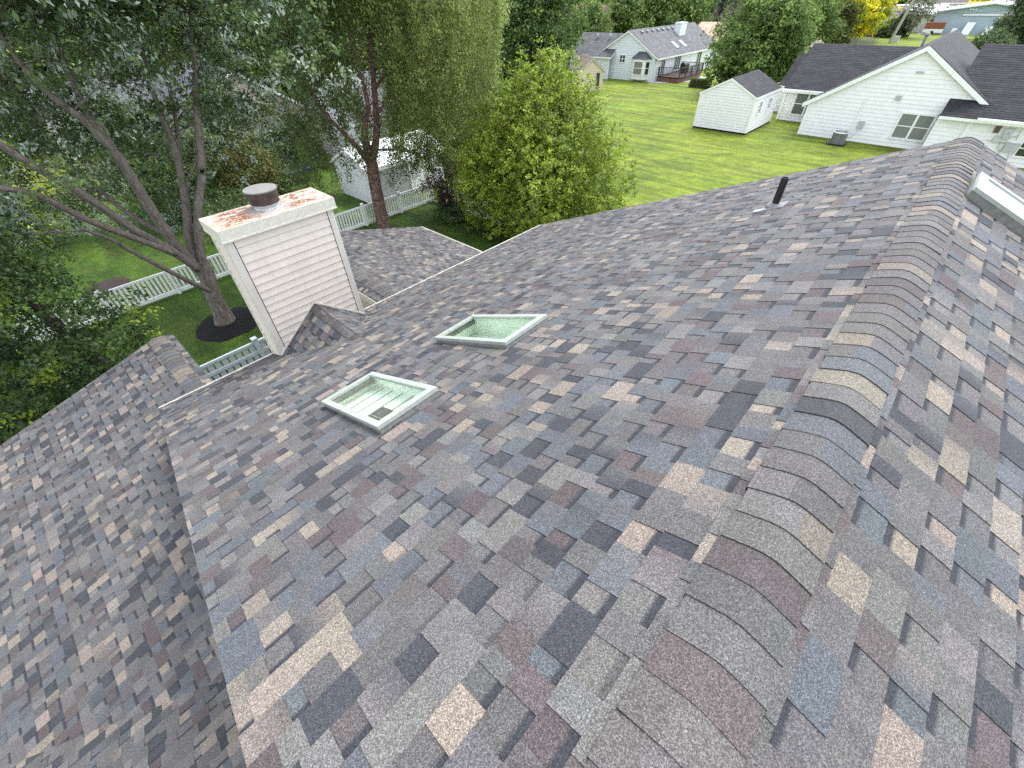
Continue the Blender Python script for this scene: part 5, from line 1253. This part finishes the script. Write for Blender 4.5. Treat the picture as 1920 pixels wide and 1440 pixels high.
# trampoline seen through the leaves
tc_ = np.array([12.3, 32.6, 0]); tp_ = thing('trampoline', tc_, 'round trampoline with dark safety net and blue rim behind the birch', 'trampoline')
ring = lambda r, z, n=28: [tc_ + np.array([r * math.cos(2 * math.pi * j / n), r * math.sin(2 * math.pi * j / n), z]) for j in range(n + 1)]
m = MB(); m.tube(ring(1.45, .75), .09, 8); m.build('rim_pad', 'blue_pad', tp_)
m = MB(); m.tube([tc_ + Z_ * .74, tc_ + Z_ * .76], 1.38, 28); m.build('mat', 'net', tp_)
for j in range(6):
    t = 2 * math.pi * j / 6; pj = tc_ + np.array([1.5 * math.cos(t), 1.5 * math.sin(t), 0]); m = MB(); m.tube([pj, pj + Z_ * 2.5], .035, 8); m.build('net_pole', 'net', tp_)
m = MB(); m.tube(ring(1.5, 2.45), .02, 5)
for z in np.arange(.9, 2.45, .12): m.tube(ring(1.49, z, 24), .006, 3, cap=False)
for j in range(72):
    t = 2 * math.pi * j / 72; pj = tc_ + np.array([1.49 * math.cos(t), 1.49 * math.sin(t), 0]); m.tube([pj + Z_ * .8, pj + Z_ * 2.45], .006, 3, cap=False)
m.build('safety_net', 'net', tp_)
q = at(436, 347, 30.5); m = MB(); m.tube([(q[0], q[1], 0), (q[0], q[1], .25), (q[0], q[1], .45)], [.3, .36, .38], 16); m.tube([(q[0], q[1], .45), (q[0], q[1], .40)], [.34, .33], 16)
tag(m.build('plastic_tub', 'blue_pad'), 'round blue plastic tub on the grass behind the chimney', 'tub')
# ================================================================== LIGHT
SUN_EL, SUN_AZ = R(62), R(4)       # azimuth measured from +X towards +Y
sd = np.array([math.cos(SUN_EL) * math.cos(SUN_AZ), math.cos(SUN_EL) * math.sin(SUN_AZ), math.sin(SUN_EL)])
w = bpy.data.worlds.new('World'); scene.world = w; w.use_nodes = True
nt = w.node_tree; bg = nt.nodes['Background']
sky = nt.nodes.new('ShaderNodeTexSky'); sky.sky_type = 'NISHITA'; sky.sun_disc = False
sky.sun_elevation = SUN_EL; sky.sun_rotation = math.pi / 2 - SUN_AZ
sky.air_density = 1.0; sky.dust_density = 1.6; sky.ozone_density = 1.0
hs = nt.nodes.new('ShaderNodeHueSaturation'); hs.inputs['Saturation'].default_value = 0.34   # a milky overcast sky
nt.links.new(sky.outputs[0], hs.inputs['Color']); nt.links.new(hs.outputs[0], bg.inputs[0]); bg.inputs[1].default_value = 0.15
sl = bpy.data.lights.new('sun', 'SUN'); sl.energy = 0.7; sl.angle = R(30); sl.color = (1.0, .965, .91)
so_ = bpy.data.objects.new('sun', sl); COL.objects.link(so_)
so_.rotation_euler = Vector(sd.tolist()).to_track_quat('Z', 'Y').to_euler()
vs = scene.view_settings; vs.view_transform = 'Standard'; vs.look = 'None'; vs.exposure = 2.08; vs.gamma = 1; vs.use_curve_mapping = False
scene.cycles.max_bounces = 6; scene.cycles.transparent_max_bounces = 12
scene.cycles.use_denoising = False
